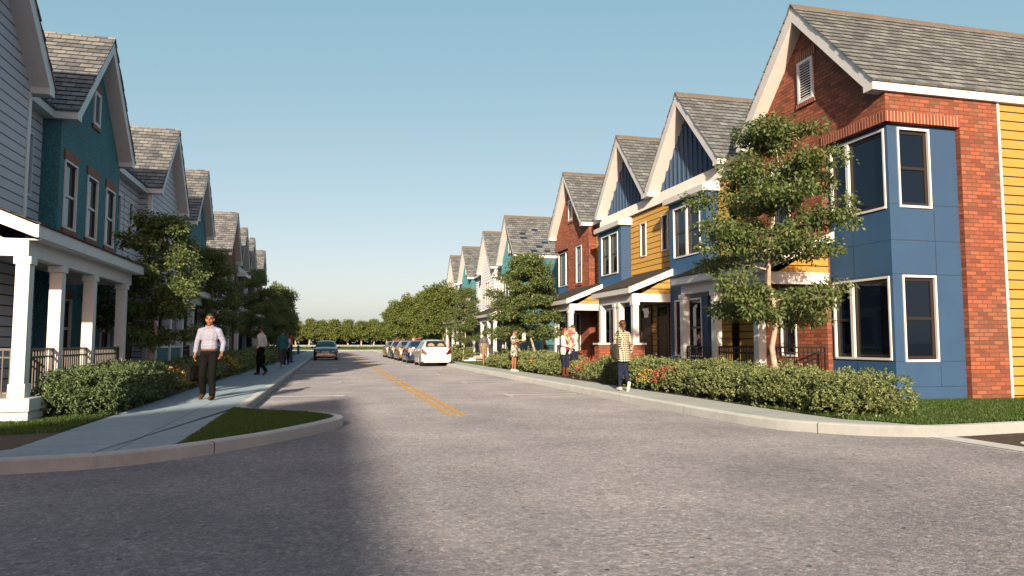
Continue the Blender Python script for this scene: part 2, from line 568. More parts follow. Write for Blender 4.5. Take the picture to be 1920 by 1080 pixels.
    def build(self, name, mats, parent=None, smooth=False, fix=True, bevel=0.0):
        if not self.f: return None
        o = bpy.data.objects.new(name, self.mesh(name, mats, smooth, fix))
        col.objects.link(o)
        if parent is not None: o.parent = parent
        if bevel:
            b = o.modifiers.new('bevel', 'BEVEL'); b.width = bevel; b.segments = 2; b.limit_method = 'ANGLE'
        return o

def loose(mb):
    """the separate pieces of a mesh builder, each as a builder of its own"""
    root = list(range(len(mb.v)))
    def find(i):
        while root[i] != i: root[i] = root[root[i]]; i = root[i]
        return i
    for f in mb.f:
        for i in f[1:]: root[find(i)] = find(f[0])
    out = {}
    for f, mi in zip(mb.f, mb.mi):
        q = out.setdefault(find(f[0]), (MB(), {}))
        ids = []
        for i in f:
            if i not in q[1]: q[1][i] = len(q[0].v); q[0].v.append(mb.v[i])
            ids.append(q[1][i])
        q[0].f.append(ids); q[0].mi.append(mi)
    return [q[0] for q in out.values()]

def np_mesh(name, verts, nquad, mats, midx=None, smooth=False):
    """mesh of separate quads: verts is (nquad*4, 3)"""
    me = bpy.data.meshes.new(name)
    me.vertices.add(len(verts)); me.vertices.foreach_set('co', np.asarray(verts, np.float32).ravel())
    me.loops.add(nquad * 4); me.loops.foreach_set('vertex_index', np.arange(nquad * 4, dtype=np.int32))
    me.polygons.add(nquad)
    me.polygons.foreach_set('loop_start', np.arange(0, nquad * 4, 4, dtype=np.int32))
    me.polygons.foreach_set('loop_total', np.full(nquad, 4, np.int32))
    for mt in mats: me.materials.append(mt)
    if midx is not None: me.polygons.foreach_set('material_index', midx.astype(np.int32))
    me.update(calc_edges=True)
    return me

def link(name, me, parent=None, loc=(0, 0, 0), rz=0.0):
    o = bpy.data.objects.new(name, me)
    col.objects.link(o)
    if parent is not None: o.parent = parent
    o.location = loc; o.rotation_euler = (0, 0, rz)
    return o

# ------------------------------------------------------------------ houses
ZE, ZA = 6.58, 9.244                 # eave and apex of every gable roof (18 courses of 0.148)
TEAL = [M['teal'], M['soldier'], M['trim']]

class House:
    """local frame: v outwards to the street, a along the street from y0 in direction d"""
    def __init__(self, name, label, side, y0, d, warm=False):
        self.s = 1 if side == 'L' else -1
        self.xw = -6.05 if side == 'L' else 10.8
        self.y0, self.d = y0, d
        self.root = empty(name, (self.xw, y0, 0), 0, label, 'house', 'gabled houses along the street')
        self.rm = M['shinglewarm'] if warm else M['shingle']
        s = self.s
        self.T = lambda v, a, z: (s * v, d * a, z)
        self.TY = lambda v, y, z: (s * v, y - y0, z)
    def mb(self): return MB(self.T)
    def end(self, a0, sign):
        """frame for a wall facing along the street: out -> sign*a, along -> v"""
        T = self.T
        return lambda v, u, z: T(u, a0 + sign * v, z)
    def add(self, mb, name, mats, parent=None, **kw):
        if name in ('batten', 'corner_board', 'brick_header', 'panel_joint', 'porch_gable', 'dark_tile'):
            return [q.build(name, mats, parent or self.root, **kw) for q in loose(mb)][0]
        return mb.build(name, mats, parent or self.root, **kw)

def window(H, T, u0, u1, z0, z1, v, lights=1, double=True, brick=False, pw=None, sash='sash', rail=False):
    """white cased window with dark sashes; parts: frame > sash, pane"""
    c = 0.05
    f = MB(T)
    f.box(v - 0.03, v + 0.028, u0 - c + 0.03, u0 + 0.018, z0 - c + 0.02, z1 + c - 0.02)
    f.box(v - 0.03, v + 0.028, u1 - 0.018, u1 + c - 0.03, z0 - c + 0.02, z1 + c - 0.02)
    f.box(v - 0.028, v + 0.026, u0 + 0.018, u1 - 0.018, z1 - 0.016, z1 + c - 0.02)
    f.box(v - 0.028, v + 0.035, u0 + 0.018, u1 - 0.018, z0 - c + 0.02, z0 + 0.016)
    edges = [u0 + 0.03, u1 - 0.03]
    if lights == 2:
        mid = pw if pw is not None else (u0 + u1) / 2
        f.box(v - 0.03, v + 0.024, mid - 0.042, mid + 0.042, z0 + 0.016, z1 - 0.016)
        spans = [(u0 + 0.018, mid - 0.042), (mid + 0.042, u1 - 0.018)]
    else:
        spans = [(u0 + 0.018, u1 - 0.018)]
    w = H.add(f, 'window', M['trim'])
    sa = MB(T); gl = MB(T); f2 = MB(T)
    for i, (a, b) in enumerate(spans):
        lo, hi = z0 + 0.016, z1 - 0.016
        t = 0.045 if rail else 0.07
        sa.box(v - 0.075, v - 0.04, a, a + t, lo, hi)
        sa.box(v - 0.075, v - 0.04, b - t, b, lo, hi)
        sa.box(v - 0.074, v - 0.041, a + t, b - t, lo, lo + t)
        sa.box(v - 0.074, v - 0.041, a + t, b - t, hi - t, hi)
        dbl = double if not isinstance(double, (tuple, list)) else double[i]
        if dbl:
            m = (lo + hi) / 2
            (f2 if rail else sa).box(v - 0.073, v - 0.03, a + t * (0.3 if rail else 1), b - t * (0.3 if rail else 1), m - 0.03, m + 0.03)
        gl.box(v - 0.066, v - 0.06, a + t * 0.5, b - t * 0.5, lo + t * 0.5, hi - t * 0.5)
    H.add(sa, 'sash', M[sash], w)
    H.add(gl, 'pane', M['glass'], w)
    if f2.f: H.add(f2, 'meeting_rail', M['trim'], w)
    if brick:
        h = MB(T)
        h.box(v - 0.01, v + 0.03, u0 - 0.09, u1 + 0.09, z1 + c - 0.018, z1 + c + 0.2)
        H.add(h, 'brick_header', M['soldier'], w)
        h = MB(T)
        h.box(v - 0.01, v + 0.05, u0 - 0.09, u1 + 0.09, z0 - c - 0.10, z0 - c + 0.015)
        H.add(h, 'brick_sill', M['soldier'], w)
    return w

def vent(H, T, u0, u1, z0, z1, v, brick=True):
    f = MB(T)
    f.box(v + 0.002, v + 0.05, u0, u0 + 0.07, z0, z1)
    f.box(v + 0.002, v + 0.05, u1 - 0.07, u1, z0, z1)
    f.box(v + 0.002, v + 0.048, u0 + 0.07, u1 - 0.07, z1 - 0.07, z1)
    f.box(v + 0.002, v + 0.05, u0 + 0.07, u1 - 0.07, z0, z0 + 0.07)
    w = H.add(f, 'gable_vent', M['trim'])
    l = MB(T)
    n = 14
    for i in range(n):
        z = z0 + 0.07 + (z1 - z0 - 0.14) * (i + 0.5) / n
        l.prism([(v + 0.004, u0 + 0.07, z + 0.02), (v + 0.004, u1 - 0.07, z + 0.02), (v + 0.01, u1 - 0.07, z + 0.026), (v + 0.01, u0 + 0.07, z + 0.026)],
                [(v + 0.034, u0 + 0.07, z - 0.014), (v + 0.034, u1 - 0.07, z - 0.014), (v + 0.04, u1 - 0.07, z - 0.008), (v + 0.04, u0 + 0.07, z - 0.008)])
    H.add(l, 'louvre', M['trim'], w)
    b = MB(T); b.box(v + 0.001, v + 0.004, u0 + 0.07, u1 - 0.07, z0 + 0.07, z1 - 0.07)
    H.add(b, 'backing', M['black'], w)
    if brick:
        h = MB(T)
        h.box(v - 0.01, v + 0.022, u0 - 0.08, u1 + 0.08, z1 + 0.005, z1 + 0.23)
        h.box(v - 0.01, v + 0.045, u0 - 0.06, u1 + 0.06, z0 - 0.1, z0 - 0.003)
        H.add(h, 'brick_header', M['soldier'], w)

def door(H, T, u0, u1, z0, z1, v):
    f = MB(T)
    f.box(v + 0.002, v + 0.05, u0, u0 + 0.09, z0, z1)
    f.box(v + 0.002, v + 0.05, u1 - 0.09, u1, z0, z1)
    f.box(v + 0.002, v + 0.048, u0 + 0.09, u1 - 0.09, z1 - 0.09, z1)
    f.box(v + 0.002, v + 0.048, u0 + 0.09, u1 - 0.09, z1 - 0.5, z1 - 0.42)
    w = H.add(f, 'door_frame', M['door'])
    p = MB(T)
    p.box(v + 0.002, v + 0.03, u0 + 0.092, u1 - 0.092, z0 + 0.01, z1 - 0.502)
    for q in (0.25, 0.95):
        p.box(v + 0.028, v + 0.04, u0 + 0.2, u1 - 0.2, z0 + q, z0 + q + 0.5)
    H.add(p, 'door_panel', M['door'], w)
    g = MB(T); g.box(v + 0.002, v + 0.025, u0 + 0.092, u1 - 0.092, z1 - 0.418, z1 - 0.092)
    H.add(g, 'transom', M['glass'], w)
    h = MB(T); h.ell((v + 0.07, u1 - 0.16, z0 + 0.95), (0.035, 0.035, 0.035), n=8, rings=5)
    H.add(h, 'handle', M['brass'], w)

def gable_roof(H, uc, half, vf=0.36, vw=0.0, D=9.0, navy=False):
    T = H.T
    sl = (ZA - ZE) / half
    tr = MB(T)
    b = 0.27
    zi = lambda q: ZA - 0.36 - sl * q
    poly = [(uc - half, ZE), (uc, ZA), (uc + half, ZE), (uc + half, ZE - 0.2), (uc + half - b, ZE - 0.2), (uc + half - b, zi(half - b)),
            (uc, ZA - 0.36), (uc - half + b, zi(half - b)), (uc - half + b, ZE - 0.2), (uc - half, ZE - 0.2)]
    L = [poly[0], poly[1], poly[6], poly[7], poly[8], poly[9]]
    Rr = [poly[1], poly[2], poly[3], poly[4], poly[5], poly[6]]
    for q in (L, Rr):
        tr.ext_v(q, vw, vf)
    # boxed eaves running back from the gable
    for sg in (-1, 1):
        a, c = sorted((uc + sg * half, uc + sg * (half - b)))
        tr.box(-D, vw - 0.001, a, c, ZE - 0.2, ZE - 0.02)
    H.add(tr, 'rake_trim', M['trim'])
    r = MB(T)
    n = 18
    rs = random.Random(int(H.y0 * 10) + (5 if H.s > 0 else 0))
    for sg in (-1, 1):
        nu, nz = sg * (ZA - ZE), half
        ln = math.hypot(nu, nz); nu /= ln; nz /= ln
        for i in range(n):
            q0, q1 = i / n - (0.012 if i == 0 else 0), (i + 1) / n + 0.01
            u_0, z_0 = uc + sg * half * (1 - q0), ZE + (ZA - ZE) * q0
            u_1, z_1 = uc + sg * half * (1 - q1), ZE + (ZA - ZE) * q1
            hi, lo = 0.04, 0.008
            fr = vf + 0.025 + rs.uniform(-0.008, 0.012)
            pr = [(u_0, z_0), (u_0 + nu * hi, z_0 + nz * hi), (u_1 + nu * lo, z_1 + nz * lo), (u_1, z_1)]
            r.ext_v(pr, -D - 0.2, fr)
    roof = H.add(r, 'roof', H.rm)
    rc = MB(T)
    rc.ext_v([(uc - 0.13, ZA - 0.13 * sl + 0.035), (uc, ZA + 0.05), (uc + 0.13, ZA - 0.13 * sl + 0.035), (uc + 0.13, ZA - 0.13 * sl + 0.065), (uc, ZA + 0.085), (uc - 0.13, ZA - 0.13 * sl + 0.065)], -D - 0.2, vf + 0.03)
    H.add(rc, 'ridge_cap', M['ridge'] if H.rm is M['shingle'] else H.rm, roof)
    if navy:
        t = MB(T)
        rs = random.Random(5)
        sg = -1
        nu, nz = sg * (ZA - ZE), half
        ln = math.hypot(nu, nz); nu /= ln; nz /= ln
        for i in range(n):
            for j in range(20):
                if rs.random() < (0.24 if i < 15 and i % 2 else 0.0):
                    vv = -0.3 - j * 0.42
                    q0, q1 = (i + 0.03) / n, (i + 0.93) / n
                    pr = [(uc + sg * half * (1 - q) + nu * h, ZE + (ZA - ZE) * q + nz * h) for q, h in ((q0, 0.036), (q0, 0.042), (q1, 0.016), (q1, 0.01))]
                    t.ext_v(pr, vv - 0.4, vv)
        H.add(t, 'dark_tile', M['navytile'], roof)

def gable_face(H, mat, uc, half, v, z0, name='gable_wall'):
    sl = (ZA - ZE) / half
    m = MB(H.T)
    w = half - 0.1
    zt = lambda q: ZA - 0.15 - sl * q
    m.face([(v, uc - w, z0), (v, uc + w, z0), (v, uc + w, max(z0, zt(w))), (v, uc, zt(0)), (v, uc - w, max(z0, zt(w)))])
    return H.add(m, name, mat)

def recess_roof(H, a0, a1, v0=-0.12, mat=None):
    T = H.T
    m = MB(T)
    m.ext_u([(v0 - 0.28, ZE - 0.02), (v0 - 0.28, ZE - 0.19), (v0, ZE - 0.19), (v0, ZE - 0.02)], a0, a1)
    H.add(m, 'eave_board', M['trim'])
    r = MB(T)
    n = 12
    for i in range(n):
        q0, q1 = i / n, (i + 1) / n + 0.01
        p0 = (v0 + 0.03 - 4.2 * q0, ZE + 0.0 + 2.2 * q0); p1 = (v0 + 0.03 - 4.2 * q1, ZE + 2.2 * q1)
        r.ext_u([(p0[0], p0[1] - 0.015), (p0[0] + 0.01, p0[1] + 0.03), (p1[0], p1[1] + 0.006), (p1[0], p1[1] - 0.015)], a0, a1)
    r.ext_u([(v0 - 4.2, ZE + 2.2), (v0 - 4.2, ZE + 2.17), (-9.0, ZE), (-9.0, ZE + 0.03)], a0, a1)
    H.add(r, 'low_roof', H.rm)

def end_wall(H, a, sign, v0, v1, z0, z1, mat, name='side_wall'):
    m = MB(H.end(a, sign))
    m.face([(0, v0, z0), (0, v1, z0), (0, v1, z1), (0, v0, z1)])
    return H.add(m, name, mat)

def body(H, a1, mat, D=9.0, a0=0.0, far=True):
    """hidden rear and party walls so the house is a closed volume"""
    m = MB(H.T)
    m.face([(-D, a0, 0.1), (-D, a1, 0.1), (-D, a1, 6.5), (-D, a0, 6.5)])
    if far: m.face([(-0.5, a1 - 0.004, 0.1), (-D, a1 - 0.004, 0.1), (-D, a1 - 0.004, 6.5), (-0.5, a1 - 0.004, 6.5)])
    H.add(m, 'rear_wall', mat)

# ---- brick house with a recessed blue corner bay
def brick_house(label, side, y0, d, warm=False):
    H = House('brick_house', label, side, y0, d, warm)
    T = H.T
    uc, half = 2.43, 2.52
    m = MB(T)
    holes = [(3.1, 3.68, 1.0, 2.62), (3.2, 3.9, 4.02, 5.66)]
    m.wall(1.98, 4.85, 0.1, 6.5, 0.0, holes)
    m.wall(0.0, 1.98, 5.77, 6.5, 0.0)
    m.face([(0, 0, 5.77), (0, 1.98, 5.77), (-0.12, 1.98, 5.77), (-0.12, 0, 5.77)])
    m.face([(0, 1.98, 0.1), (0, 1.98, 5.77), (-0.12, 1.98, 5.77), (-0.12, 1.98, 0.1)])
    m.face([(0, 4.85, 0.1), (0, 4.85, 6.5), (-0.6, 4.85, 6.5), (-0.6, 4.85, 0.1)])
    E = H.end(0.0, -1)
    e = MB(E)
    def add_to(src):
        off = len(m.v); m.v += src.v; m.f += [[i + off for i in f] for f in src.f]; m.mi += src.mi
    e.wall(-1.82, 0.0, 5.77, 6.5, 0.0)
    e.wall(-2.8, -1.82, 0.1, 6.5, 0.0)
    e.face([(0, 0, 5.77), (0, -1.82, 5.77), (-0.12, -1.82, 5.77), (-0.12, 0, 5.77)])
    e.face([(0, -1.82, 0.1), (0, -1.82, 5.77), (-0.12, -1.82, 5.77), (-0.12, -1.82, 0.1)])
    add_to(e)
    H.add(m, 'brick_wall', M['brick'])
    gable_face(H, M['brick'], uc, half, 0.0, 6.5)
    so = MB(T)
    so.box(0.001, 0.018, -0.018, 1.98, 5.775, 5.99)
    s2 = MB(E)
    s2.box(0.0, 0.018, -1.82, 0.0, 5.775, 5.99)
    so_o = H.add(so, 'soldier_course', M['soldier'])
    H.add(s2, 'soldier_course', M['soldier'])
    # blue bay
    bl = MB(T)
    fw = [(0.22, 1.86, 0.98, 2.62), (0.22, 1.82, 4.06, 5.66)]
    bl.wall(0.12, 1.98, 0.1, 5.77, -0.12, fw)
    E2 = H.end(0.12, -1)
    b2 = MB(E2)
    sw = [(-1.14, -0.36, 0.95, 2.64), (-1.12, -0.37, 4.08, 5.68)]
    b2.wall(-1.82, -0.12, 0.1, 5.77, 0.0, sw)
    off = len(bl.v); bl.v += b2.v; bl.f += [[i + off for i in f] for f in b2.f]; bl.mi += b2.mi
    # vertical panel seams
    H.add(bl, 'blue_bay', M['blue'])
    sm = MB(E2)
    for z0, z1 in ((0.42, 0.9), (2.72, 4.0)):
        sm.box(0.0, 0.002, -1.2, -1.19, z0, z1)
    H.add(sm, 'panel_joint', M['black'])
    sm = MB(T)
    for z0, z1 in ((0.1, 0.9), (2.72, 4.0)):
        sm.box(-0.12, -0.118, 1.2, 1.21, z0, z1)
    H.add(sm, 'panel_joint', M['black'])
    for i, w in enumerate(fw):
        window(H, T, *w, -0.12, 2, (False, True), pw=w[0] + 1.08)
    for w in sw:
        window(H, E2, *w, 0.0, 1, True)
    window(H, T, *holes[0], 0.0, 1, True, brick=False)
    window(H, T, *holes[1], 0.0, 1, True, brick=False)
    for h in holes:
        so = MB(T)
        so.box(-0.01, 0.02, h[0] - 0.1, h[1] + 0.1, h[3] + 0.06, h[3] + 0.27)
        so.box(-0.01, 0.045, h[0] - 0.08, h[1] + 0.08, h[2] - 0.15, h[2] - 0.06)
        H.add(so, 'brick_header', M['soldier'])
    vent(H, T, uc - 0.27, uc + 0.29, 7.0, 8.0, 0.0)
    # yellow siding on the flank and in the recess
    y = MB(E)
    y.wall(-9.0, -2.86, 0.1, 6.5, -0.02)
    H.add(y, 'siding', M['yellow'])
    c = MB(E); c.box(-0.03, 0.012, -2.86, -2.8, 0.1, 6.42)
    H.add(c, 'corner_board', M['trim'])
    r = MB(T); r.wall(4.85, 6.15, 0.1, 6.5, -0.35)
    H.add(r, 'siding', M['yellow'])
    recess_roof(H, uc + half, 6.15)
    gable_roof(H, uc, half)
    body(H, 6.15, M['yellow'])
    return H

# ---- blue and yellow house with board gable and box bay
def blue_house(label, side, y0, d, warm=False):
    H = House('blue_house', label, side, y0, d, warm)
    T = H.T
    uc, half = 2.47, 2.47
    b0, b1, vb, vy = 0.6, 2.95, 0.3, -0.1
    bw = [(b0 + 0.36, b0 + 2.02, 0.92, 2.6), (b0 + 0.36, b0 + 2.02, 3.97, 5.5)]
    yw = (3.84, 4.3, 4.43, 5.62)
    y = MB(T)
    y.wall(0.0, 4.94, 0.1, 6.1, vy, [yw])
    H.add(y, 'siding', M['yellow'])
    window(H, T, *yw, vy, 1, False)
    b = MB(T)
    b.wall(b0, b1, 0.1, 5.72, vb, bw)
    for a in (b0, b1):
        b.face([(vb, a, 0.1), (vb, a, 5.72), (vy - 0.1, a, 5.72), (vy - 0.1, a, 0.1)])
    H.add(b, 'box_bay', M['blue'])
    for w in bw: window(H, T, *w, vb, 2, True)
    j = MB(T)
    for z0, z1 in ((0.1, 0.82), (2.7, 3.85)): j.box(vb - 0.001, vb + 0.001, 1.77, 1.778, z0, z1)
    H.add(j, 'panel_joint', M['black'])
    t = MB(T)
    t.ext_u([(vy, 5.722), (vb + 0.16, 5.722), (vb + 0.16, 5.90), (vy, 6.04)], b0 - 0.13, b1 + 0.13)
    H.add(t, 'bay_roof', M['trim'])
    t = MB(T)
    t.box(vy - 0.05, 0.0, 0.0, 4.94, 6.05, 6.42)
    t.box(-0.3, vy - 0.051, 0.0, 4.94, 6.05, 6.415)
    H.add(t, 'band', M['stuccotrim'])
    g = gable_face(H, M['batten'], uc, half, -0.23, 6.42)
    bt = MB(T)
    sl = (ZA - ZE) / half
    a = uc - half + 0.2
    while a < uc + half - 0.2:
        zt = ZA - 0.2 - sl * abs(a - uc)
        if zt > 6.5: bt.box(-0.235, -0.19, a - 0.022, a + 0.022, 6.42, zt)
        a += 0.3
    H.add(bt, 'batten', M['batten'], g)
    door(H, T, 3.8, 4.72, 0.5, 2.62, vy)
    gable_roof(H, uc, half, 0.24, -0.24)
    body(H, 4.94, M['yellow'])
    return H

# ---- teal stucco house
def teal_house(label, side, y0, d, warm=False, navy=False):
    H = House('teal_house', label, side, y0, d, warm)
    T = H.T
    uc, half, W = 2.33, 2.45, 4.65
    hs = [(a, a + 0.80, z0, z1) for a in (0.32, 1.92, 3.46) for z0, z1 in ((3.98, 5.52), (0.98, 2.3))]
    m = MB(T)
    m.wall(0, W, 0.1, 6.5, 0.0, hs)
    for a in (0, W):
        m.face([(0, a, 0.1), (0, a, 6.5), (-0.6, a, 6.5), (-0.6, a, 0.1)])
    m.face([(0, -0.002, 0.1), (0, -0.002, 6.5), (-9, -0.002, 6.5), (-9, -0.002, 0.1)])
    H.add(m, 'stucco_wall', M['teal'])
    gable_face(H, M['teal'], uc, half, 0.0, 6.5)
    for h in hs: window(H, T, *h, 0.0, 1, True, brick=True, sash='sash', rail=True)
    vent(H, T, uc - 0.26, uc + 0.26, 6.92, 7.8, 0.0)
    r = MB(T)
    rw = (5.72, 6.3, 4.55, 5.85)
    r.wall(W, 6.72, 0.1, 6.5, -0.38, [rw])
    H.add(r, 'siding', M['grey'])
    window(H, T, *rw, -0.38, 1, True, sash='sash', rail=True)
    recess_roof(H, uc + half, 6.72)
    gable_roof(H, uc, half, navy=navy)
    body(H, 6.72, M['grey'], far=False)
    return H

# ---- grey clapboard house
def grey_house(label, side, y0, d, warm=False):
    H = House('grey_house', label, side, y0, d, warm)
    T = H.T
    uc, half, W = 2.25, 2.45, 4.5
    hs = [(1.55, 2.95, 3.98, 5.6), (1.55, 2.95, 0.98, 2.5)]
    m = MB(T)
    m.wall(0, W, 0.1, 6.5, 0.0, hs)
    m.face([(0, W, 0.1), (0, W, 6.5), (-0.6, W, 6.5), (-0.6, W, 0.1)])
    m.face([(0, -0.002, 0.1), (0, -0.002, 6.5), (-9, -0.002, 6.5), (-9, -0.002, 0.1)])
    H.add(m, 'siding', M['grey'])
    gable_face(H, M['grey'], uc, half, 0.0, 6.5)
    c = MB(T)
    for a in (0.0, W):
        s = 1 if a == 0 else -1
        lo, hi = sorted((a - s * 0.02, a + s * 0.11))
        c.box(-0.11, 0.02, lo, hi, 0.1, 6.38)
    H.add(c, 'corner_board', M['trim'])
    for h in hs: window(H, T, *h, 0.0, 2, True, sash='sash', rail=True)
    r = MB(T)
    rw = (5.3, 5.72, 4.5, 5.85)
    dw = (5.0, 5.9)
    r.wall(W, 6.25, 0.1, 6.5, -0.38, [rw])
    H.add(r, 'siding', M['grey'])
    window(H, T, *rw, -0.38, 1, True, sash='sash', rail=True)
    door(H, T, 4.9, 5.8, 0.5, 2.62, -0.38)
    recess_roof(H, uc + half, 6.25)
    gable_roof(H, uc, half)
    body(H, 6.25, M['grey'])
    return H

# ---- porch: parts of the house it is built on
def railing(H, T, path, z0, z1, name='railing'):
    m = MB(T)
    for (p, q) in zip(path, path[1:]):
        p = Vector((*p, 0)); q = Vector((*q, 0))
        L = (q - p).length
        d = (q - p) / L
        nrm = Vector((-d.y, d.x, 0))
        def bar(a, b, w, c0, c1):
            A = p + d * a; B = p + d * b
            pts = [A - nrm * w, B - nrm * w, B + nrm * w, A + nrm * w]
            m.prism([(x.x, x.y, c0) for x in pts], [(x.x, x.y, c1) for x in pts])
        bar(0, L, 0.022, z1 - 0.035, z1)
        bar(0, L, 0.014, z1 - 0.15, z1 - 0.125)
        bar(0, L, 0.014, z0 + 0.05, z0 + 0.075)
        n = max(2, int(L / 0.105))
        for i in range(n + 1):
            a = L * i / n
            w = 0.019 if i in (0, n) else 0.0085
            A = max(0.0, a - w); B = min(L, a + w)
            bar(A, B, w * 0.99, z0, z1 - 0.036)
    return H.add(m, name, M['metal'])

def porch(H, y0, y1, cols, infill, half_walls=(), rails=(), piers=(), plinths=(), fz=0.46, steps=None, vf=1.82, endrails=()):
    T = H.TY
    m = MB(T)
    m.box(0.0, vf - 0.06, y0 + 0.1, y1 - 0.1, fz - 0.16, fz)
    m.box(0.0, vf - 0.14, y0 + 0.16, y1 - 0.16, 0.1, fz - 0.161)
    H.add(m, 'porch_floor', M['floor'], bevel=0.01)
    ze, zw = 3.05, 3.78
    f = MB(T)
    f.box(vf - 0.03, vf, y0, y1, ze - 0.19, ze)
    # sloping end boards
    for a, b in ((y0, y0 + 0.2), (y1 - 0.2, y1)):
        f.prism([(vf - 0.03, a, ze - 0.19), (vf - 0.03, a, ze - 0.003), (0.0, a, zw - 0.003), (0.0, a, zw - 0.22)],
                [(vf - 0.03, b, ze - 0.19), (vf - 0.03, b, ze - 0.003), (0.0, b, zw - 0.003), (0.0, b, zw - 0.22)])
    f.box(0.0, vf - 0.031, y0 + 0.201, y1 - 0.201, ze - 0.21, ze - 0.19)
    H.add(f, 'porch_fascia', M['trim'])
    b = MB(T)
    b.box(vf - 0.36, vf - 0.2, y0 + 0.22, y1 - 0.22, ze - 0.45, ze - 0.211)
    for a in (y0 + 0.22, y1 - 0.38):
        b.box(0.0, vf - 0.361, a, a + 0.16, ze - 0.45, ze - 0.212)
    H.add(b, 'porch_beam', M['trim'])
    g = MB(T)
    for a in (y0 + 0.24, y1 - 0.27):
        g.prism([(vf - 0.5, a, ze - 0.21), (0.0, a, ze - 0.21), (0.0, a, zw - 0.2)], [(vf - 0.5, a + 0.03, ze - 0.21), (0.0, a + 0.03, ze - 0.21), (0.0, a + 0.03, zw - 0.2)])
    H.add(g, 'porch_gable', infill)
    r = MB(T)
    n = 9
    for i in range(n):
        q0, q1 = i / n, (i + 1) / n
        p0 = (vf + 0.03 - (vf + 0.03) * q0, ze + (zw - ze) * q0); p1 = (vf + 0.03 - (vf + 0.03) * q1, ze + (zw - ze) * q1)
        r.ext_u([(p0[0], p0[1] + 0.0), (p0[0] + 0.004, p0[1] + 0.024), (p1[0], p1[1] + 0.008), (p1[0], p1[1] + 0.0)], y0 - 0.02, y1 + 0.02)
    H.add(r, 'porch_roof', M['porchshingle'])
    vc = vf - 0.28
    for y in cols:
        c = MB(T)
        zb = fz
        w = 0.095
        if y in piers:
            p = MB(T)
            p.box(vc - 0.22, vc + 0.22, y - 0.22, y + 0.22, fz, 1.24)
            pp = H.add(p, 'brick_pier', M['brick'])
            p = MB(T)
            p.box(vc - 0.27, vc + 0.27, y - 0.27, y + 0.27, 1.241, 1.3)
            H.add(p, 'pier_cap', M['trim'], pp)
            zb = 1.301
        elif y in plinths:
            p = MB(T)
            p.box(vc - 0.2, vc + 0.24, y - 0.3, y + 0.3, 0.1, 0.3)
            p.box(vc - 0.23, vc + 0.27, y - 0.36, y + 0.34, 0.3, fz + 0.03)
            H.add(p, 'column_plinth', M['trim'], bevel=0.012)
            zb = fz + 0.031
        c.box(vc - w, vc + w, y - w, y + w, zb, ze - 0.452)
        if y not in piers:
            c.box(vc - w - 0.02, vc + w + 0.02, y - w - 0.02, y + w + 0.02, zb, zb + 0.2)
        c.box(vc - w - 0.025, vc + w + 0.025, y - w - 0.025, y + w + 0.025, ze - 0.57, ze - 0.451)
        H.add(c, 'column', M['trim'], bevel=0.008)
    for a, b2 in half_walls:
        p = MB(T)
        p.box(vc - 0.06, vc + 0.06, a, b2, fz, 1.16)
        hw = H.add(p, 'porch_wall', M['teal'])
        p = MB(T)
        p.box(vc - 0.09, vc + 0.09, a, b2, 1.161, 1.22)
        H.add(p, 'wall_cap', M['trim'], hw)
    for a, b2 in rails:
        railing(H, T, [(vc, a), (vc, b2)], fz, 1.22)
    for a in endrails:
        railing(H, T, [(0.1, a), (vc - 0.1, a)], fz, 1.22)
    if steps:
        s = MB(T)
        for i in range(2):
            s.box(vf - 0.05, vf + 0.35 * (2 - i), steps - 0.6, steps + 0.6, 0.1 + 0.12 * i, 0.1 + 0.12 * (i + 1))
        H.add(s, 'steps', M['trim'])

# right side, near row
h1 = brick_house('red brick corner house with blue panel bay and yellow siding flank beside the side street', 'R', 12.0, 1)
porch(h1, 13.65, 18.0, [14.25, 16.1, 17.75], M['yellow'], rails=[(14.36, 16.0), (16.2, 17.64)], endrails=[13.95])
h2 = blue_house('blue board-gabled house with box bay next to the big brick corner house', 'R', 18.12, 1)
porch(h2, 20.85, 24.2, [20.5 + 0.55, 22.2, 22.55, 23.85], M['yellow'], piers=[21.05, 23.85], rails=[(21.3, 22.1)])
h3 = blue_house('blue board-gabled house with yellow siding beside the smaller far brick house', 'R', 28.0, -1)
h4 = brick_house('red brick house closing the near sunny row, white porch columns beside the kissing couple', 'R', 34.2, -1)
porch(h4, 27.0, 31.4, [27.35, 29.2, 31.1], M['yellow'], rails=[(27.45, 29.1), (29.3, 31.0)])
# right side, far row
h5 = teal_house('teal house on the sunny side with scattered navy tiles on its grey roof', 'R', 41.3, 1, navy=True)
h6 = grey_house('grey clapboard house on the sunny side with porch behind the woman in jacket', 'R', 48.0, 1)
porch(h6, 40.6, 48.2, [41.1, 42.8, 44.8, 47.6], M['grey'], steps=46.2, rails=[(41.2, 42.7), (42.9, 44.7)])
h7 = teal_house('far teal house on the sunny side, third gable of the far sunny row', 'R', 61.0, -1)
h8 = grey_house('farthest grey house of the sunny row, last gable before the street trees', 'R', 67.25, -1)
porch(h7, 51.5, 59.5, [52, 54, 56, 59], M['teal'], half_walls=[(52.1, 53.9), (54.1, 55.9)])
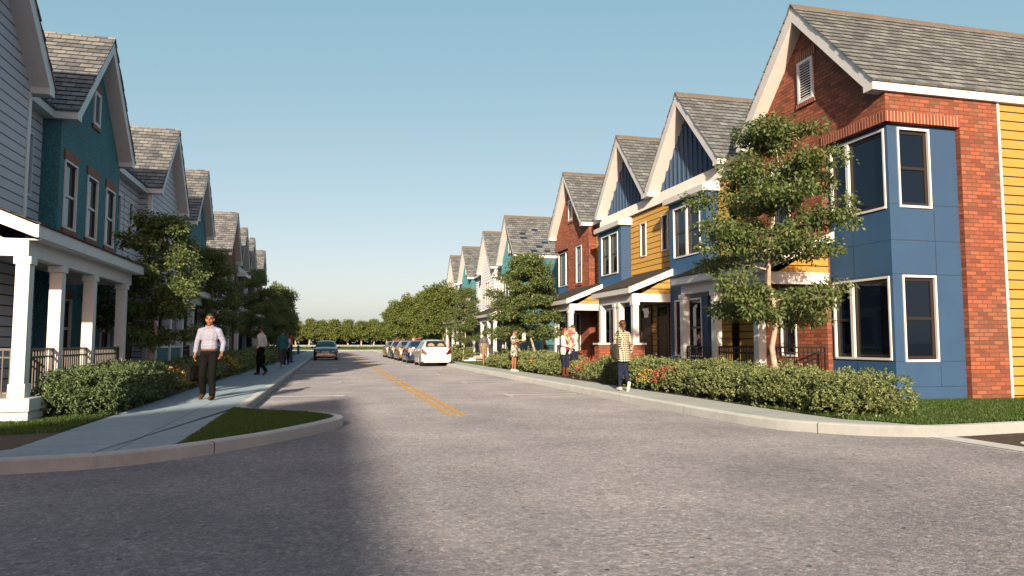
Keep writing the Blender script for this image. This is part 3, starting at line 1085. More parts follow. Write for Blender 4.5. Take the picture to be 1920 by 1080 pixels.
# left side, near row
g1 = grey_house('grey clapboard house cut by the left edge of the photo, sunlit porch column', 'L', 11.85, 1, True)
porch(g1, 11.95, 18.15, [12.3, 13.65, 15.35, 17.5], M['grey'], rails=[(12.45, 13.55), (13.75, 15.25), (15.45, 17.4)], plinths=[12.3], endrails=[12.25])
g2 = teal_house('teal stucco house on the shaded side, nearest teal gable with three brick-topped windows', 'L', 18.1, 1, True)
porch(g2, 20.1, 27.9, [20.5, 22.2, 23.9, 25.6, 27.5], M['grey'], half_walls=[(20.6, 22.1), (22.3, 23.8)], rails=[(24.0, 25.5)])
g3 = grey_house('grey clapboard house on the shaded side behind the first street tree', 'L', 31.1, -1, True)
g4 = teal_house('second teal house on the shaded side, just before the dark brick house', 'L', 37.8, -1, True)
porch(g4, 30.2, 37.9, [30.6, 32.3, 34.2, 37.5], M['grey'], half_walls=[(30.7, 32.2), (32.4, 34.1)])
# left side, far row
g5 = brick_house('shaded brick house on the shaded side with sunlit roof flank above the trees', 'L', 44.17, 1, True)
porch(g5, 45.8, 50.2, [46.3, 48.2, 49.9], M['yellow'])
g6 = blue_house('shaded blue house on the shaded side next to the brick house', 'L', 50.3, 1, True)
porch(g6, 53.0, 56.4, [53.3, 54.6, 56.1], M['yellow'])
g7 = blue_house('second shaded blue house on the shaded side, its gable second from the far end', 'L', 60.2, -1, True)
g8 = brick_house('last brick gable of the shaded row above the far tree crowns', 'L', 67.8, -1, True)

# plain neighbours: one across the side street behind the camera (it shades the crossing), one red house far off
def side_house(name, label, loc, rz, W, D, he, ha, wall, roofmat, hw=None):
    """hw: height of the eave on the -x side when the roof is lopsided"""
    r = empty(name, loc, rz, label, 'house')
    hw = he if hw is None else hw
    m = MB()
    pr = [(-W / 2, 0), (W / 2, 0), (W / 2, he), (0, ha - 0.1), (-W / 2, hw)]
    m.prism([(x, -D / 2, z) for x, z in pr], [(x, D / 2, z) for x, z in pr])
    m.build('wall', wall, r)
    t = MB()
    for s, e in ((-1, hw), (1, he)):
        n = 14
        nx, nz = s * (ha - e), W / 2
        ln = math.hypot(nx, nz); nx /= ln; nz /= ln
        for i in range(n):
            q0, q1 = i / n - (0.06 if i == 0 else 0), (i + 1) / n
            x0, z0, x1, z1 = s * W / 2 * (1 - q0), e + (ha - e) * q0, s * W / 2 * (1 - q1), e + (ha - e) * q1
            p = [(x0, z0), (x0 + nx * 0.1, z0 + nz * 0.1), (x1 + nx * 0.07, z1 + nz * 0.07), (x1, z1)]
            t.prism([(x, -D / 2 - 0.3, z) for x, z in p], [(x, D / 2 + 0.3, z) for x, z in p])
    t.build('roof', roofmat, r)
    c = MB()
    for sx in (-1, 1):
        for sy in (-1, 1):
            x, y = sx * W / 2, sy * D / 2
            c.box(min(x - sx * 0.16, x + sx * 0.03), max(x - sx * 0.16, x + sx * 0.03), min(y - sy * 0.16, y + sy * 0.03), max(y - sy * 0.16, y + sy * 0.03), 0, he)
    c.box(-0.1 - W * 0.1, 0.1 - W * 0.1, -D / 2 - 0.028, -D / 2, 0, he)
    for q in loose(c): q.build('corner_board', M['trim'], r)
    for sx in (-0.28, 0.22):
        for z0 in (0.9, 3.6):
            if z0 + 1.4 > he: continue
            f = MB()
            f.box(sx * W - 0.55, sx * W + 0.55, -D / 2 - 0.05, -D / 2 + 0.01, z0, z0 + 1.4)
            w = f.build('window', M['trim'], r)
            g = MB(); g.box(sx * W - 0.47, sx * W + 0.47, -D / 2 - 0.056, -D / 2, z0 + 0.08, z0 + 1.32)
            g.build('pane', M['glass'], w)
    return r
side_house('grey_house', 'grey clapboard house across the side street, behind the viewpoint', (-8.85, -23.8, 0), 0, 8.4, 18, 5.0, 9.6, M['grey'], M['shinglewarm'], 6.8)
side_house('red_house', 'small red clapboard house far off behind the parked cars and trees', (14.6, 103, 0), R(6), 8.5, 8, 4.6, 7.0, M['redside'], M['shingle'])

# ------------------------------------------------------------------ ground, road, kerbs, pavements
def struct(o, kind='structure'):
    o['kind'] = kind
    return o
def sheet(name, pts, z, mat):
    m = MB(); m.face([(x, y, z) for x, y in pts])
    return struct(m.build(name, mat))
def slab(name, pts, z0, z1, mat):
    m = MB(); m.prism([(x, y, z0) for x, y in pts], [(x, y, z1) for x, y in pts])
    return struct(m.build(name, mat))
def smooth_path(pts, n=8):
    out = []
    P = [Vector((*p, 0)) for p in pts]
    for i in range(len(P) - 1):
        p0, p1, p2, p3 = P[max(i - 1, 0)], P[i], P[i + 1], P[min(i + 2, len(P) - 1)]
        for j in range(n):
            t = j / n
            q = 0.5 * ((2 * p1) + (p2 - p0) * t + (2 * p0 - 5 * p1 + 4 * p2 - p3) * t * t + (-p0 + 3 * p1 - 3 * p2 + p3) * t ** 3)
            out.append((q.x, q.y))
    out.append((P[-1].x, P[-1].y))
    return out
def offset(path, d):
    out = []
    for i, p in enumerate(path):
        a = Vector(path[max(i - 1, 0)]); b = Vector(path[min(i + 1, len(path) - 1)])
        t = (b - a).normalized()
        out.append((p[0] - t.y * d, p[1] + t.x * d))
    return out
def kerb(name, path, w, z=0.152, mat=None):
    """w > 0: inner side lies left of the path direction"""
    i1 = offset(path, w * 0.14); i2 = offset(path, w)
    m = MB()
    sec = [(path, -0.02), (path, z - 0.02), (i1, z), (i2, z), (i2, z - 0.03)]
    rows = [[m.pt((x, y, h)) for x, y in pp] for pp, h in sec]
    for a, b in zip(rows, rows[1:]):
        for i in range(len(path) - 1):
            m.f.append([a[i], a[i + 1], b[i + 1], b[i]]); m.mi.append(0)
    return struct(m.build(name, mat or M['kerb'], smooth=False))

sheet('ground', [(-3000, -3000), (3000, -3000), (3000, 3000), (-3000, 3000)], -0.06, M['lawn'])
sheet('road', [(-80, -11), (80, -11), (80, 8.6), (9.6, 8.6), (6.9, 12), (6.9, 116), (80, 116), (80, 123.2), (-80, 123.2), (-80, 116), (-2, 116), (-2, 14), (0.4, 12), (-2, 8.6), (-80, 8.6)], 0.0, M['asphalt'])
M['asphaltj'] = asphalt_mat('junction_asphalt', (0.196, 0.208, 0.242))
sheet('junction', [(-80, -10.95), (80, -10.95), (80, 8.6), (9.6, 8.6), (6.9, 12.86), (-1.4, 12.82), (-0.1, 12.4), (0.1, 12), (-2, 8.6), (-80, 8.6)], 0.0018, M['asphaltj'])
sheet('parking_lot', [(8.42, -10.9), (60, -10.9), (60, 8.55), (8.42, 8.55)], 0.004, M['asphalt2'])
sheet('gutter', [(8.06, -10.9), (8.42, -10.9), (8.42, 8.45), (8.06, 8.45)], 0.0045, M['kerb'])
sheet('road_edge_line', [(7.93, -10.9), (7.955, -10.9), (7.955, 8.35), (7.93, 8.35)], 0.0045, M['whitepaint'])
m = MB()
for i in range(10):
    a0, a1 = R(80 + i * 20), R(80 + (i + 1) * 20)
    c = (9.0, 7.35)
    m.face([(c[0] + 0.42 * math.cos(a) * r, c[1] + 0.34 * math.sin(a) * r, 0.009) for a, r in ((a0, 1), (a1, 1), (a1, 0.72), (a0, 0.72))])
struct(m.build('lot_marking', M['whitepaint']))

Lk = smooth_path([(-30, 5.2), (-9, 7.3), (-3.15, 8.22), (-2.24, 8.42), (-1.66, 8.80), (-1.2, 9.28), (-0.64, 9.99), (-0.11, 10.9), (0.18, 11.6), (0.17, 12.0), (-0.12, 12.55), (-0.52, 12.97), (-1.05, 13.33), (-1.42, 13.8), (-1.5, 14.6), (-1.5, 20), (-1.5, 60), (-1.5, 113.5)], 6)
kerb('kerb', Lk, 0.16)
Li = offset(Lk, 0.16)
i0 = min(range(len(Lk)), key=lambda i: (Lk[i][0] + 1.66) ** 2 + (Lk[i][1] - 8.80) ** 2)
i1 = min(range(len(Lk)), key=lambda i: (Lk[i][0] + 1.42) ** 2 + (Lk[i][1] - 13.8) ** 2)
ja = min(range(len(Lk)), key=lambda i: (Lk[i][0] + 3.15) ** 2 + (Lk[i][1] - 8.22) ** 2)
walk = [Li[ja - 2]] + Li[ja - 1:i0 + 1] + [(-1.66, 9.2), (-1.66, 13.7)] + Li[i1 + 1:] + [(-3.34, 113.5), (-3.34, 9.0)]
M['concrete_l'] = concrete_mat('sidewalk_concrete_shade_joint', (0.185, 0.255, 0.325), 1.53)  # same concrete as the other sidewalk, blue of the shade put into its colour
nt = M['concrete_l'].node_tree
bs = next(n for n in nt.nodes if n.type == 'BSDF_PRINCIPLED')
src = bs.inputs['Base Color'].links[0].from_socket
gp = nt.nodes.new('ShaderNodeNewGeometry'); sx = nt.nodes.new('ShaderNodeSeparateXYZ'); nt.links.new(gp.outputs['Position'], sx.inputs[0])
m1 = nt.nodes.new('ShaderNodeMath'); m1.operation = 'COMPARE'; nt.links.new(sx.outputs[0], m1.inputs[0]); m1.inputs[1].default_value = -2.23; m1.inputs[2].default_value = 0.008
mm = nt.nodes.new('ShaderNodeMix'); mm.data_type = 'RGBA'; nt.links.new(m1.outputs[0], mm.inputs[0]); nt.links.new(src, mm.inputs[6]); mm.inputs[7].default_value = (0.06, 0.06, 0.06, 1)
nt.links.new(mm.outputs[2], bs.inputs['Base Color'])
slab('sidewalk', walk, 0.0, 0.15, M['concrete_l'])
isl = Li[i0 + 1:i1 + 1] + [(-1.665, 13.7), (-1.665, 9.2)]
slab('island_soil', isl, 0.0, 0.135, M['lawn'])
lawnL = [(-80, 2.0), (-30, 5.4)] + [p for p in Li[1:ja - 2]] + [Li[ja - 2], (-3.345, 9.0), (-3.345, 113.5), (-80, 113.5)]
slab('lawn', lawnL, -0.02, 0.145, M['lawn'])
sheet('mulch', [(-5.4, 8.7), (-3.36, 9.0), (-3.36, 10.6), (-4.4, 10.3), (-6, 10.0)], 0.149, M['soil'])
sheet('planting_bed', [(-4.6, 12.3), (-3.36, 12.3), (-3.36, 100), (-4.6, 100)], 0.149, M['soil'])

Rk = smooth_path([(60, 9.4), (20, 8.75), (11.5, 8.5), (9.74, 8.43), (8.5, 8.33), (7.91, 8.40), (7.32, 8.68), (6.88, 9.12), (6.47, 9.85), (6.33, 11.6), (6.31, 14.25), (6.31, 22), (6.31, 60), (6.31, 113.5)], 6)
kerb('kerb', Rk[::-1], 0.16)
Ri = offset(Rk[::-1], 0.16)[::-1]
ka = min(range(len(Rk)), key=lambda i: (Rk[i][0] - 8.0) ** 2 + (Rk[i][1] - 8.40) ** 2)
walkR = Ri[ka:] + [(7.45, 113.5), (7.45, 10.3), (7.52, 9.5)]
slab('sidewalk', walkR, 0.0, 0.15, M['concrete'])
lawnR = [(80, 113.5), (7.455, 113.5), (7.455, 10.3), (7.525, 9.5)] + Ri[:ka + 1][::-1] + [(80, 9.6)]
slab('lawn', lawnR, -0.02, 0.145, M['lawn'])
sheet('planting_bed', [(7.46, 9.7), (8.9, 9.5), (8.9, 36), (7.46, 36)], 0.149, M['soil'])

# painted lines
m = MB()
def strip(x0, x1, y0, y1, z=0.0045): m.face([(x0, y0, z), (x1, y0, z), (x1, y1, z), (x0, y1, z)])
for y0, y1 in ((12.8, 86), (97, 112)):
    for x0 in (2.07, 2.28): strip(x0, x0 + 0.10, y0, y1)
struct(m.build('centre_line', M['yellowpaint']))
m = MB()
for i in range(9):
    y = 18.4 + 6.15 * i
    strip(-1.44, 0.10, y - 0.09, y + 0.09)
    strip(0.10, 0.34, y - 0.16, y + 0.16)
    y = 17.6 + 6.15 * i
    strip(4.36, 6.1, y - 0.09, y + 0.09)
    strip(4.26, 4.36, y - 0.5, y + 0.45)
struct(m.build('stall_lines', M['whitepaint']))

# far side of the T junction
kerb('kerb', [(90, 123.2), (-90, 123.2)], -0.18)
m = MB()
n = 60
m.face([(-90, 123.38, 0.15), (90, 123.38, 0.15), (90, 127.4, 0.62), (-90, 127.4, 0.62)])
m.face([(-90, 127.4, 0.62), (90, 127.4, 0.62), (90, 160, 0.7), (-90, 160, 0.7)])
struct(m.build('bank', M['lawn']))
w = MB()
w.box(-88, 88, 127.4, 127.75, 0.3, 0.86)
w.box(-88, 88, 127.34, 127.81, 0.861, 0.95)
tag(w.build('low_wall', M['kerb']), 'long low pale wall beyond the far kerb at the end of the street', 'wall')

# ------------------------------------------------------------------ grass blades on the nearer lawns
def inside(px, py, poly):
    r = np.zeros(len(px), bool)
    j = len(poly) - 1
    for i in range(len(poly)):
        xi, yi = poly[i]; xj, yj = poly[j]
        c = ((yi > py) != (yj > py)) & (px < (xj - xi) * (py - yi) / (yj - yi + 1e-12) + xi)
        r ^= c; j = i
    return r
def grass(name, poly, z, dens, h=0.05, w=0.006, mat='grass', zf=None):
    a = np.array(poly)
    lo, hi = a.min(0), a.max(0)
    N = int(dens * (hi - lo).prod())
    x = RNG.uniform(lo[0], hi[0], N); y = RNG.uniform(lo[1], hi[1], N)
    kx = inside(x, y, poly); x, y = x[kx], y[kx]; N = len(x)
    th = RNG.uniform(0, 6.28, N); lean = RNG.uniform(0.0, 0.8, N); hh = h * RNG.uniform(0.5, 1.2, N)
    d = np.stack([np.cos(th) * lean, np.sin(th) * lean, np.ones(N)], 1); d /= np.linalg.norm(d, axis=1)[:, None]
    ph = RNG.uniform(0, 6.28, N)
    s = np.stack([np.cos(ph), np.sin(ph), np.zeros(N)], 1) * w
    zz = np.full(N, z) if zf is None else zf(x, y)
    c = np.stack([x, y, zz], 1)
    mid = c + d * hh[:, None] * 0.5; tip = c + d * hh[:, None]; tip[:, 2] -= 0.25 * hh * lean
    V = np.stack([c, mid + s, tip, mid - s], 1).reshape(-1, 3)
    return struct(link(name, np_mesh(name, V, N, [M[mat]])), 'stuff')
grass('grass', isl, 0.13, 9000, 0.05)
grass('grass', [(-7, 9.6), (-4.3, 10.25), (-3.38, 10.55), (-3.38, 13.0), (-3.6, 14.5), (-7, 14.5)], 0.14, 4500, 0.055)
grass('grass', [(7.5, 9.7), (7.56, 9.45)] + [p for p in Ri[:ka + 1][::-1] if p[0] < 16] + [(16, 12.4), (7.5, 12.4)], 0.14, 3200, 0.055)
grass('grass', [(7.5, 33.5), (9.5, 33.5), (9.5, 44), (7.5, 44)], 0.14, 900, 0.07, 0.012)
grass('grass', [(-30, 123.4), (50, 123.4), (50, 127.3), (-30, 127.3)], 0.15, 110, 0.16, 0.05, 'grass', lambda x, y: 0.15 + (y - 123.4) * 0.117)

# ------------------------------------------------------------------ leaves, trees, hedges
def leaf_quads(c, d, L, W, rng):
    N = len(c)
    d = d / (np.linalg.norm(d, axis=1)[:, None] + 1e-9)
    r = rng.normal(size=(N, 3))
    s = np.cross(d, r); s /= (np.linalg.norm(s, axis=1)[:, None] + 1e-9)
    L = L * rng.uniform(0.65, 1.25, N)[:, None]; W = W * rng.uniform(0.7, 1.2, N)[:, None]
    mid = c + d * L * 0.45
    tip = c + d * L; tip[:, 2] -= 0.12 * L[:, 0]
    return np.stack([c, mid + s * W, tip, mid - s * W], 1).reshape(-1, 3)

def tree_meshes(seed, h, width, limbs=20, leaves=150, L=0.085, W=0.024, clear=0.24, r0=0.065, flat=0.62, dense=1.0, round_=False, mat='leaf', csize=1.0, tiers=None):
    rng = np.random.default_rng(seed); rs = random.Random(seed)
    tb = MB()
    n = 9
    pts = []; x = y = 0.0
    for i in range(n + 1):
        t = i / n
        pts.append((x, y, h * 0.93 * t - 0.05)); x += rs.uniform(-0.022, 0.022) * h; y += rs.uniform(-0.022, 0.022) * h
    pts[1] = (pts[1][0] * 0.4, pts[1][1] * 0.4, pts[1][2])
    rad = [r0 * (1.25 if i == 0 else 1.0) * (1 - 0.86 * i / n) for i in range(n + 1)]
    tb.tube(pts, rad, 9)
    def trunk_at(z):
        for a, b in zip(pts, pts[1:]):
            if a[2] <= z <= b[2]:
                f = (z - a[2]) / (b[2] - a[2]); return Vector(a).lerp(Vector(b), f)
        return Vector(pts[-1])
    clumps = []
    az = rs.uniform(0, 6)
    plan = []
    if tiers:
        for tz, wf, nl in tiers:
            for j in range(nl): plan.append((h * (tz + rs.uniform(-0.034, 0.034)), wf, tz))
    else:
        for i in range(limbs):
            q = (i + 0.3) / limbs
            plan.append((h * (clear + (0.92 - clear) * q), math.sin(math.pi * min(1, max(0.0, 0.25 + 0.72 * q))) if round_ else (1.0 - 0.55 * q ** 1.7) * (0.85 + 0.25 * math.sin(q * 13 + seed)), clear + (1 - clear) * q))
    for z0, env, t in plan:
        az += 2.39996 + rs.uniform(-0.3, 0.3) if not tiers else 2 * math.pi / 4.6 + rs.uniform(-0.35, 0.35)
        ln = max(0.12, width / 2 * env * rs.uniform(0.78, 1.06))
        p = trunk_at(z0 - ln * 0.35); d = Vector((math.cos(az), math.sin(az), rs.uniform(0.45, 0.8)))
        path = [p]
        for s in range(4):
            d = Vector((d.x + rs.uniform(-0.2, 0.2), d.y + rs.uniform(-0.2, 0.2), d.z * 0.62))
            path.append(path[-1] + d.normalized() * ln / 4)
        rr = r0 * 0.42 * (1 - 0.6 * t)
        tb.tube([tuple(v) for v in path], [rr, rr * 0.75, rr * 0.5, rr * 0.32, rr * 0.15], 6)
        k_ = 2 if ln < 0.5 else 4
        for s in range(k_):
            f = 1.0 - 0.24 * s + rs.uniform(-0.06, 0.06)
            idx = max(0.0, min(3.999, f * 4)); a = path[int(idx)].lerp(path[int(idx) + 1], idx - int(idx))
            off = Vector((rs.uniform(-1, 1), rs.uniform(-1, 1), rs.uniform(-0.45, 0.5))) * 0.12 * width / 2.6
            c = a + off
            sz = width * rs.uniform(0.08, 0.135) * csize * (1.0 if s < 2 else 0.85)
            clumps.append((c, sz))
            tb.tube([tuple(a), tuple(a.lerp(c, 0.6)), tuple(c)], [rr * 0.35, rr * 0.25, rr * 0.1], 5)
            for _ in range(2):
                e = c + Vector((rs.uniform(-1, 1), rs.uniform(-1, 1), rs.uniform(-0.2, 0.9))).normalized() * sz
                tb.tube([tuple(a.lerp(c, 0.5)), tuple(e)], [rr * 0.22, rr * 0.08], 4)
    for _ in range(4):
        clumps.append((Vector(pts[-1]) + Vector((rs.uniform(-1, 1) * 0.12 * width, rs.uniform(-1, 1) * 0.12 * width, rs.uniform(-0.06, 0.04) * h)), width * 0.11 * csize))
    V = []
    for c, sz in clumps:
        N = int(leaves * dense * (sz / (0.11 * width * csize)) ** 2 * rs.uniform(0.75, 1.2))
        u = rng.normal(size=(N, 3)); u /= np.linalg.norm(u, axis=1)[:, None]
        rr = rng.uniform(0.25, 1.12, N) ** 0.6
        # twiggy sub-tufts so the clump edge is ragged
        tuft = rng.normal(size=(14, 3)); tuft /= np.linalg.norm(tuft, axis=1)[:, None]
        pick = rng.integers(0, 14, N)
        m = rng.random(N) < 0.6
        pos = u * rr[:, None]
        pos[m] = tuft[pick[m]] * rng.uniform(0.6, 1.35, m.sum())[:, None] + u[m] * 0.22
        pos = pos * np.array([sz, sz, sz * flat])
        d = u * 0.8 + rng.normal(size=(N, 3)) * 0.55; d[:, 2] -= 0.35
        V.append(leaf_quads(np.array(c) + pos, d, L, W, rng))
    V = np.concatenate(V)
    return tb.mesh('trunk', [M['bark']], smooth=True), np_mesh('crown', V, len(V) // 4, [M[mat]])

TREES = [tree_meshes(3, 5.4, 2.65, 0, 285, 0.074, 0.0225, flat=0.58, csize=0.98, tiers=[(0.37, 0.9, 4), (0.41, 1.0, 4), (0.55, 1.0, 5), (0.64, 1.02, 5), (0.74, 0.92, 5), (0.83, 0.75, 5), (0.92, 0.5, 4)]),
         tree_meshes(8, 5.4, 2.6, 0, 280, 0.088, 0.028, flat=0.72, csize=1.05, tiers=[(0.36, 0.9, 4), (0.47, 1.0, 5), (0.58, 1.05, 5), (0.69, 0.95, 5), (0.80, 0.75, 4), (0.90, 0.5, 4)]),
         tree_meshes(15, 5.4, 2.6, 0, 240, 0.095, 0.031, flat=0.72, csize=1.05, tiers=[(0.38, 0.95, 4), (0.50, 1.0, 5), (0.62, 1.0, 5), (0.75, 0.85, 5), (0.88, 0.55, 4)])]
BIG = [tree_meshes(21, 7.0, 4.6, 26, 300, 0.17, 0.06, 0.36, 0.1, 0.75, mat='leaf2', csize=1.15), tree_meshes(22, 7.0, 4.4, 26, 300, 0.17, 0.06, 0.36, 0.1, 0.75, mat='leaf2', csize=1.15)]
FAR = [tree_meshes(31, 5.0, 4.0, 18, 130, 0.24, 0.085, 0.37, 0.17, 0.8, round_=True, mat='leaf2', csize=1.2), tree_meshes(32, 5.0, 4.0, 18, 130, 0.24, 0.085, 0.37, 0.17, 0.8, round_=True, mat='leaf2', csize=1.2)]

def tree(name, meshes, loc, rz, s, label, group):
    r = empty(name, loc, rz, label, 'tree', group)
    r.scale = (s[0], s[0], s[1]) if isinstance(s, tuple) else (s, s, s)
    link('trunk', meshes[0], r); link('crown', meshes[1], r)
    return r

G1, G2, G3 = 'young trees in the planting strips', 'trees beyond the houses', 'row of trees behind the far low wall'
tree('street_tree', TREES[0], (8.25, 12.15, 0.1), 0.4, (1.04, 1.05), 'young green street tree in front of the brick corner house', G1)
tree('street_tree', TREES[1], (8.3, 31.2, 0.1), 1.2, (1.12, 1.0), 'leafy street tree behind the woman reading, before the teal house', G1)
tree('street_tree', TREES[2], (8.55, 29.4, 0.1), 4.2, (1.0, 0.92), 'street tree right of its leafy twin, touching the small brick house', G1)
tree('street_tree', TREES[1], (8.35, 46.4, 0.1), 2.5, (0.85, 0.93), 'thin street tree beside the white hatchback, showing pale limbs', G1)
tree('street_tree', TREES[1], (-4.36, 19.4, 0.1), 2.9, (0.90, 0.86), 'dark street tree between two white porches', G1)
tree('street_tree', TREES[1], (-4.1, 27.9, 0.1), 0.3, (0.82, 0.9), 'street tree behind the approaching man with the bag', G1)
tree('street_tree', TREES[2], (-4.2, 43.5, 0.1), 5.1, (0.92, 1.0), 'street tree over the man seen in profile', G1)
for i, (x, y, s, lb) in enumerate([(-4.1, 52, 0.9, 'street tree in shade just past the profile man'), (-4.1, 58, 0.9, 'street tree in shade above the man in teal sweater'),
                                   (-3.9, 65, 1.0, 'street tree above the man in red shirt')]):
    tree('street_tree', TREES[i % 3], (x, y, 0.1), i * 1.7, s, lb, G1)
for i, (x, y, s, lb) in enumerate([(-5.0, 76, 1.02, 'tall sunlit tree ending the shaded row of street trees'), (-6.5, 88, 0.9, 'lower sunlit tree behind the tall one at the shaded row end'),
                                   (9.3, 62, 0.93, 'broad tree behind the white hatchback roof'), (9.2, 71, 0.98, 'tallest broad tree above the parked cars'),
                                   (8.0, 82, 0.95, 'broad tree left of the tallest one above the cars'), (7.9, 96, 0.88, 'lowest broad tree at the left end of the right-hand group'),
                                   (11.6, 78, 0.88, 'broad tree standing behind the tallest one over the cars'), (10.8, 90, 0.9, 'broad tree in front of the red house')]):
    tree('broad_tree', BIG[i % 2], (x, y, 0.1), i * 2.1, s, lb, G2)
pos = ['first', 'second', 'third', 'fourth', 'fifth', 'sixth', 'seventh', 'eighth', 'ninth', 'tenth', 'eleventh', 'twelfth', 'thirteenth', 'fourteenth', 'fifteenth', 'sixteenth']
for i in range(13):
    x = -8.2 + i * 2.22
    tree('round_tree', FAR[i % 2], (x, 130.5 + (0.5 if i % 2 else -0.3), 0.62), i * 1.3, (1.0, random.uniform(0.92, 1.02)),
         'round-crowned tree behind the far low wall, %s trunk from the left in its row' % pos[i], G3)
rng = np.random.default_rng(77)
N = 9000
c = np.stack([rng.uniform(-40, 45, N), rng.uniform(139, 142, N), rng.uniform(0.4, 4.3, N)], 1)  # added mass of leaf quads filling the black gap behind the trees
tag(link('dark_backdrop', np_mesh('dark_backdrop', leaf_quads(c, rng.normal(size=(N, 3)), 0.75, 0.32, rng), N, [M['darkbackdrop']])), 'almost black tall leafy backdrop added for the darkness behind the far row of trees', 'hedge')

def shrub_verts(rng, c, r, h, n, L, W, pointy=0.35, lumpy=1.0):
    """leaf quads of one rounded shrub: sprigs over a lumpy shell"""
    ns = max(10, n // 9)
    u = rng.normal(size=(ns, 3)); u[:, 2] = np.abs(u[:, 2]) * 1.0 - 0.42
    u /= np.linalg.norm(u, axis=1)[:, None]
    lump = 1 + lumpy * 0.10 * np.sin(u[:, 0] * 7 + c[0] * 5) * np.cos(u[:, 1] * 6 + c[1] * 3) + lumpy * 0.07 * np.sin(u[:, 2] * 11 + c[1])
    rr = rng.uniform(0.55, 1.0, ns) ** 0.5 * lump
    bx = np.sign(u[:, :2]) * np.abs(u[:, :2]) ** 0.72
    base = np.stack([bx[:, 0] * r * rr, bx[:, 1] * r * rr, h * 0.38 + u[:, 2] * h * 0.62 * rr], 1) + np.array(c)
    base[:, 2] = np.maximum(base[:, 2], c[2] + 0.02)
    axis = u * 0.8 + np.array([0, 0, 0.95]) + rng.normal(size=(ns, 3)) * 0.3
    axis /= np.linalg.norm(axis, axis=1)[:, None]
    k_ = 9
    t = np.tile(np.linspace(0, 1, k_), ns)[:, None]
    P = np.repeat(base, k_, 0) + np.repeat(axis, k_, 0) * t * 3.2 * L * pointy
    D = np.repeat(axis, k_, 0) * 0.7 + rng.normal(size=(ns * k_, 3)) * 0.75
    return leaf_quads(P, D, L, W, rng)

def hedge(name, label, cat, blobs, n, L, W, mat='shrub', group=None, lumpy=1.0):
    rng = np.random.default_rng(int(abs(blobs[0][0] * 100 + blobs[0][1] * 1000)))
    ox, oy = blobs[0][0], blobs[0][1]
    V = [shrub_verts(rng, (x - ox, y - oy, 0.0), r, h, int(n * r * r * 7), L, W, 0.35, lumpy) for x, y, r, h in blobs]
    V = np.concatenate(V)
    o = link(name, np_mesh(name, V, len(V) // 4, [M[mat]]), None, (ox, oy, 0.14))
    return tag(o, label, cat, group)

def rowblobs(x0, x1, y0, y1, r, h, seed, step=None, v=1.0):
    rs = random.Random(seed); out = []
    step = step or r * 0.72
    ny = max(1, int(round((y1 - y0) / step))); nx = max(1, int(round((x1 - x0) / step)))
    for i in range(ny + 1):
        for j in range(nx + 1):
            out.append((x0 + (x1 - x0) * j / nx + v * rs.uniform(-.06, .06), y0 + (y1 - y0) * i / ny + v * rs.uniform(-.08, .08), r * (1 + v * rs.uniform(-0.15, 0.15)), h * (1 + v * rs.uniform(-0.18, 0.12))))
    return out

def flower_bush(label, x, y, r, h, n, colour, L=0.045, nf=110, fs=0.042, group='flowering bushes in the planting strips'):
    rng = np.random.default_rng(int(abs(x * 100 + y * 1000)))
    root = empty('flower_bush', (x, y, 0.14), 0, label, 'bush', group)
    V = shrub_verts(rng, (0, 0, 0), r, h, int(n * r * r * 7), L, L * 0.32)
    link('foliage', np_mesh('foliage', V, len(V) // 4, [M['shrub']]), root)
    cols = colour if isinstance(colour, (list, tuple)) else [colour]
    u = rng.normal(size=(nf, 3)); u[:, 2] = np.abs(u[:, 2]); u /= np.linalg.norm(u, axis=1)[:, None]
    P = u * np.array([r, r, h * 0.58]) * rng.uniform(0.85, 1.1, nf)[:, None] + np.array([0, 0, h * 0.45])
    k_ = 4
    PP = np.repeat(P, k_, 0); D = np.repeat(u, k_, 0) * 0.5 + rng.normal(size=(nf * k_, 3)) * 0.7
    V = leaf_quads(PP, D, fs, fs * 0.42, rng)
    mi = np.repeat(np.where(rng.random(nf) < 0.5, 0, len(cols) - 1), k_)
    link('blossom', np_mesh('blossom', V, len(V) // 4, [M[c] for c in cols], mi), root)

GH = 'shrub hedges along the pavements'
# right strip
hedge('hedge', 'long green shrub hedge at the sunny corner below the blue bay', 'hedge', rowblobs(7.86, 8.5, 9.75, 14.7, 0.40, 0.72, 1), 2300, 0.044, 0.0125, group=GH)
flower_bush('red and orange flowering bush at the left end of the long corner hedge', 7.66, 15.5, 0.42, 0.60, 1500, ['redflower', 'redflower'], nf=230, fs=0.038)
flower_bush('yellow flowering bush touching the red one beside the long corner hedge', 7.62, 16.4, 0.36, 0.54, 1300, ['yellowflower', 'yellowflower'], nf=90, fs=0.036)
hedge('hedge', 'green shrubs right behind the woman in the checked coat', 'hedge', rowblobs(7.95, 8.5, 15.8, 20.2, 0.42, 0.72, 2), 1300, 0.055, 0.017, group=GH)
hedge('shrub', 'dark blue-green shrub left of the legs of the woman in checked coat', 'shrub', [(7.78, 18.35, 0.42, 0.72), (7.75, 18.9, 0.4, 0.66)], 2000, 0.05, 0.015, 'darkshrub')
flower_bush('red flowering bush between the couple and the shadow-toned shrub', 7.82, 20.8, 0.5, 0.7, 1200, ['redflower', 'redflower'], nf=230, fs=0.038)
flower_bush('yellow flowering bush at the boots of the kissing couple', 7.85, 22.0, 0.42, 0.62, 1000, ['yellowflower', 'yellowflower'], nf=100, fs=0.036)
hedge('hedge', 'green shrub hedge on the far side of the kissing couple', 'hedge', rowblobs(7.9, 8.4, 24.7, 26.4, 0.46, 0.72, 3), 1100, 0.065, 0.02, group=GH)
flower_bush('red flowering bush right of the woman reading', 7.95, 26.9, 0.46, 0.66, 900, ['redflower', 'yellowflower'], nf=150, fs=0.07)
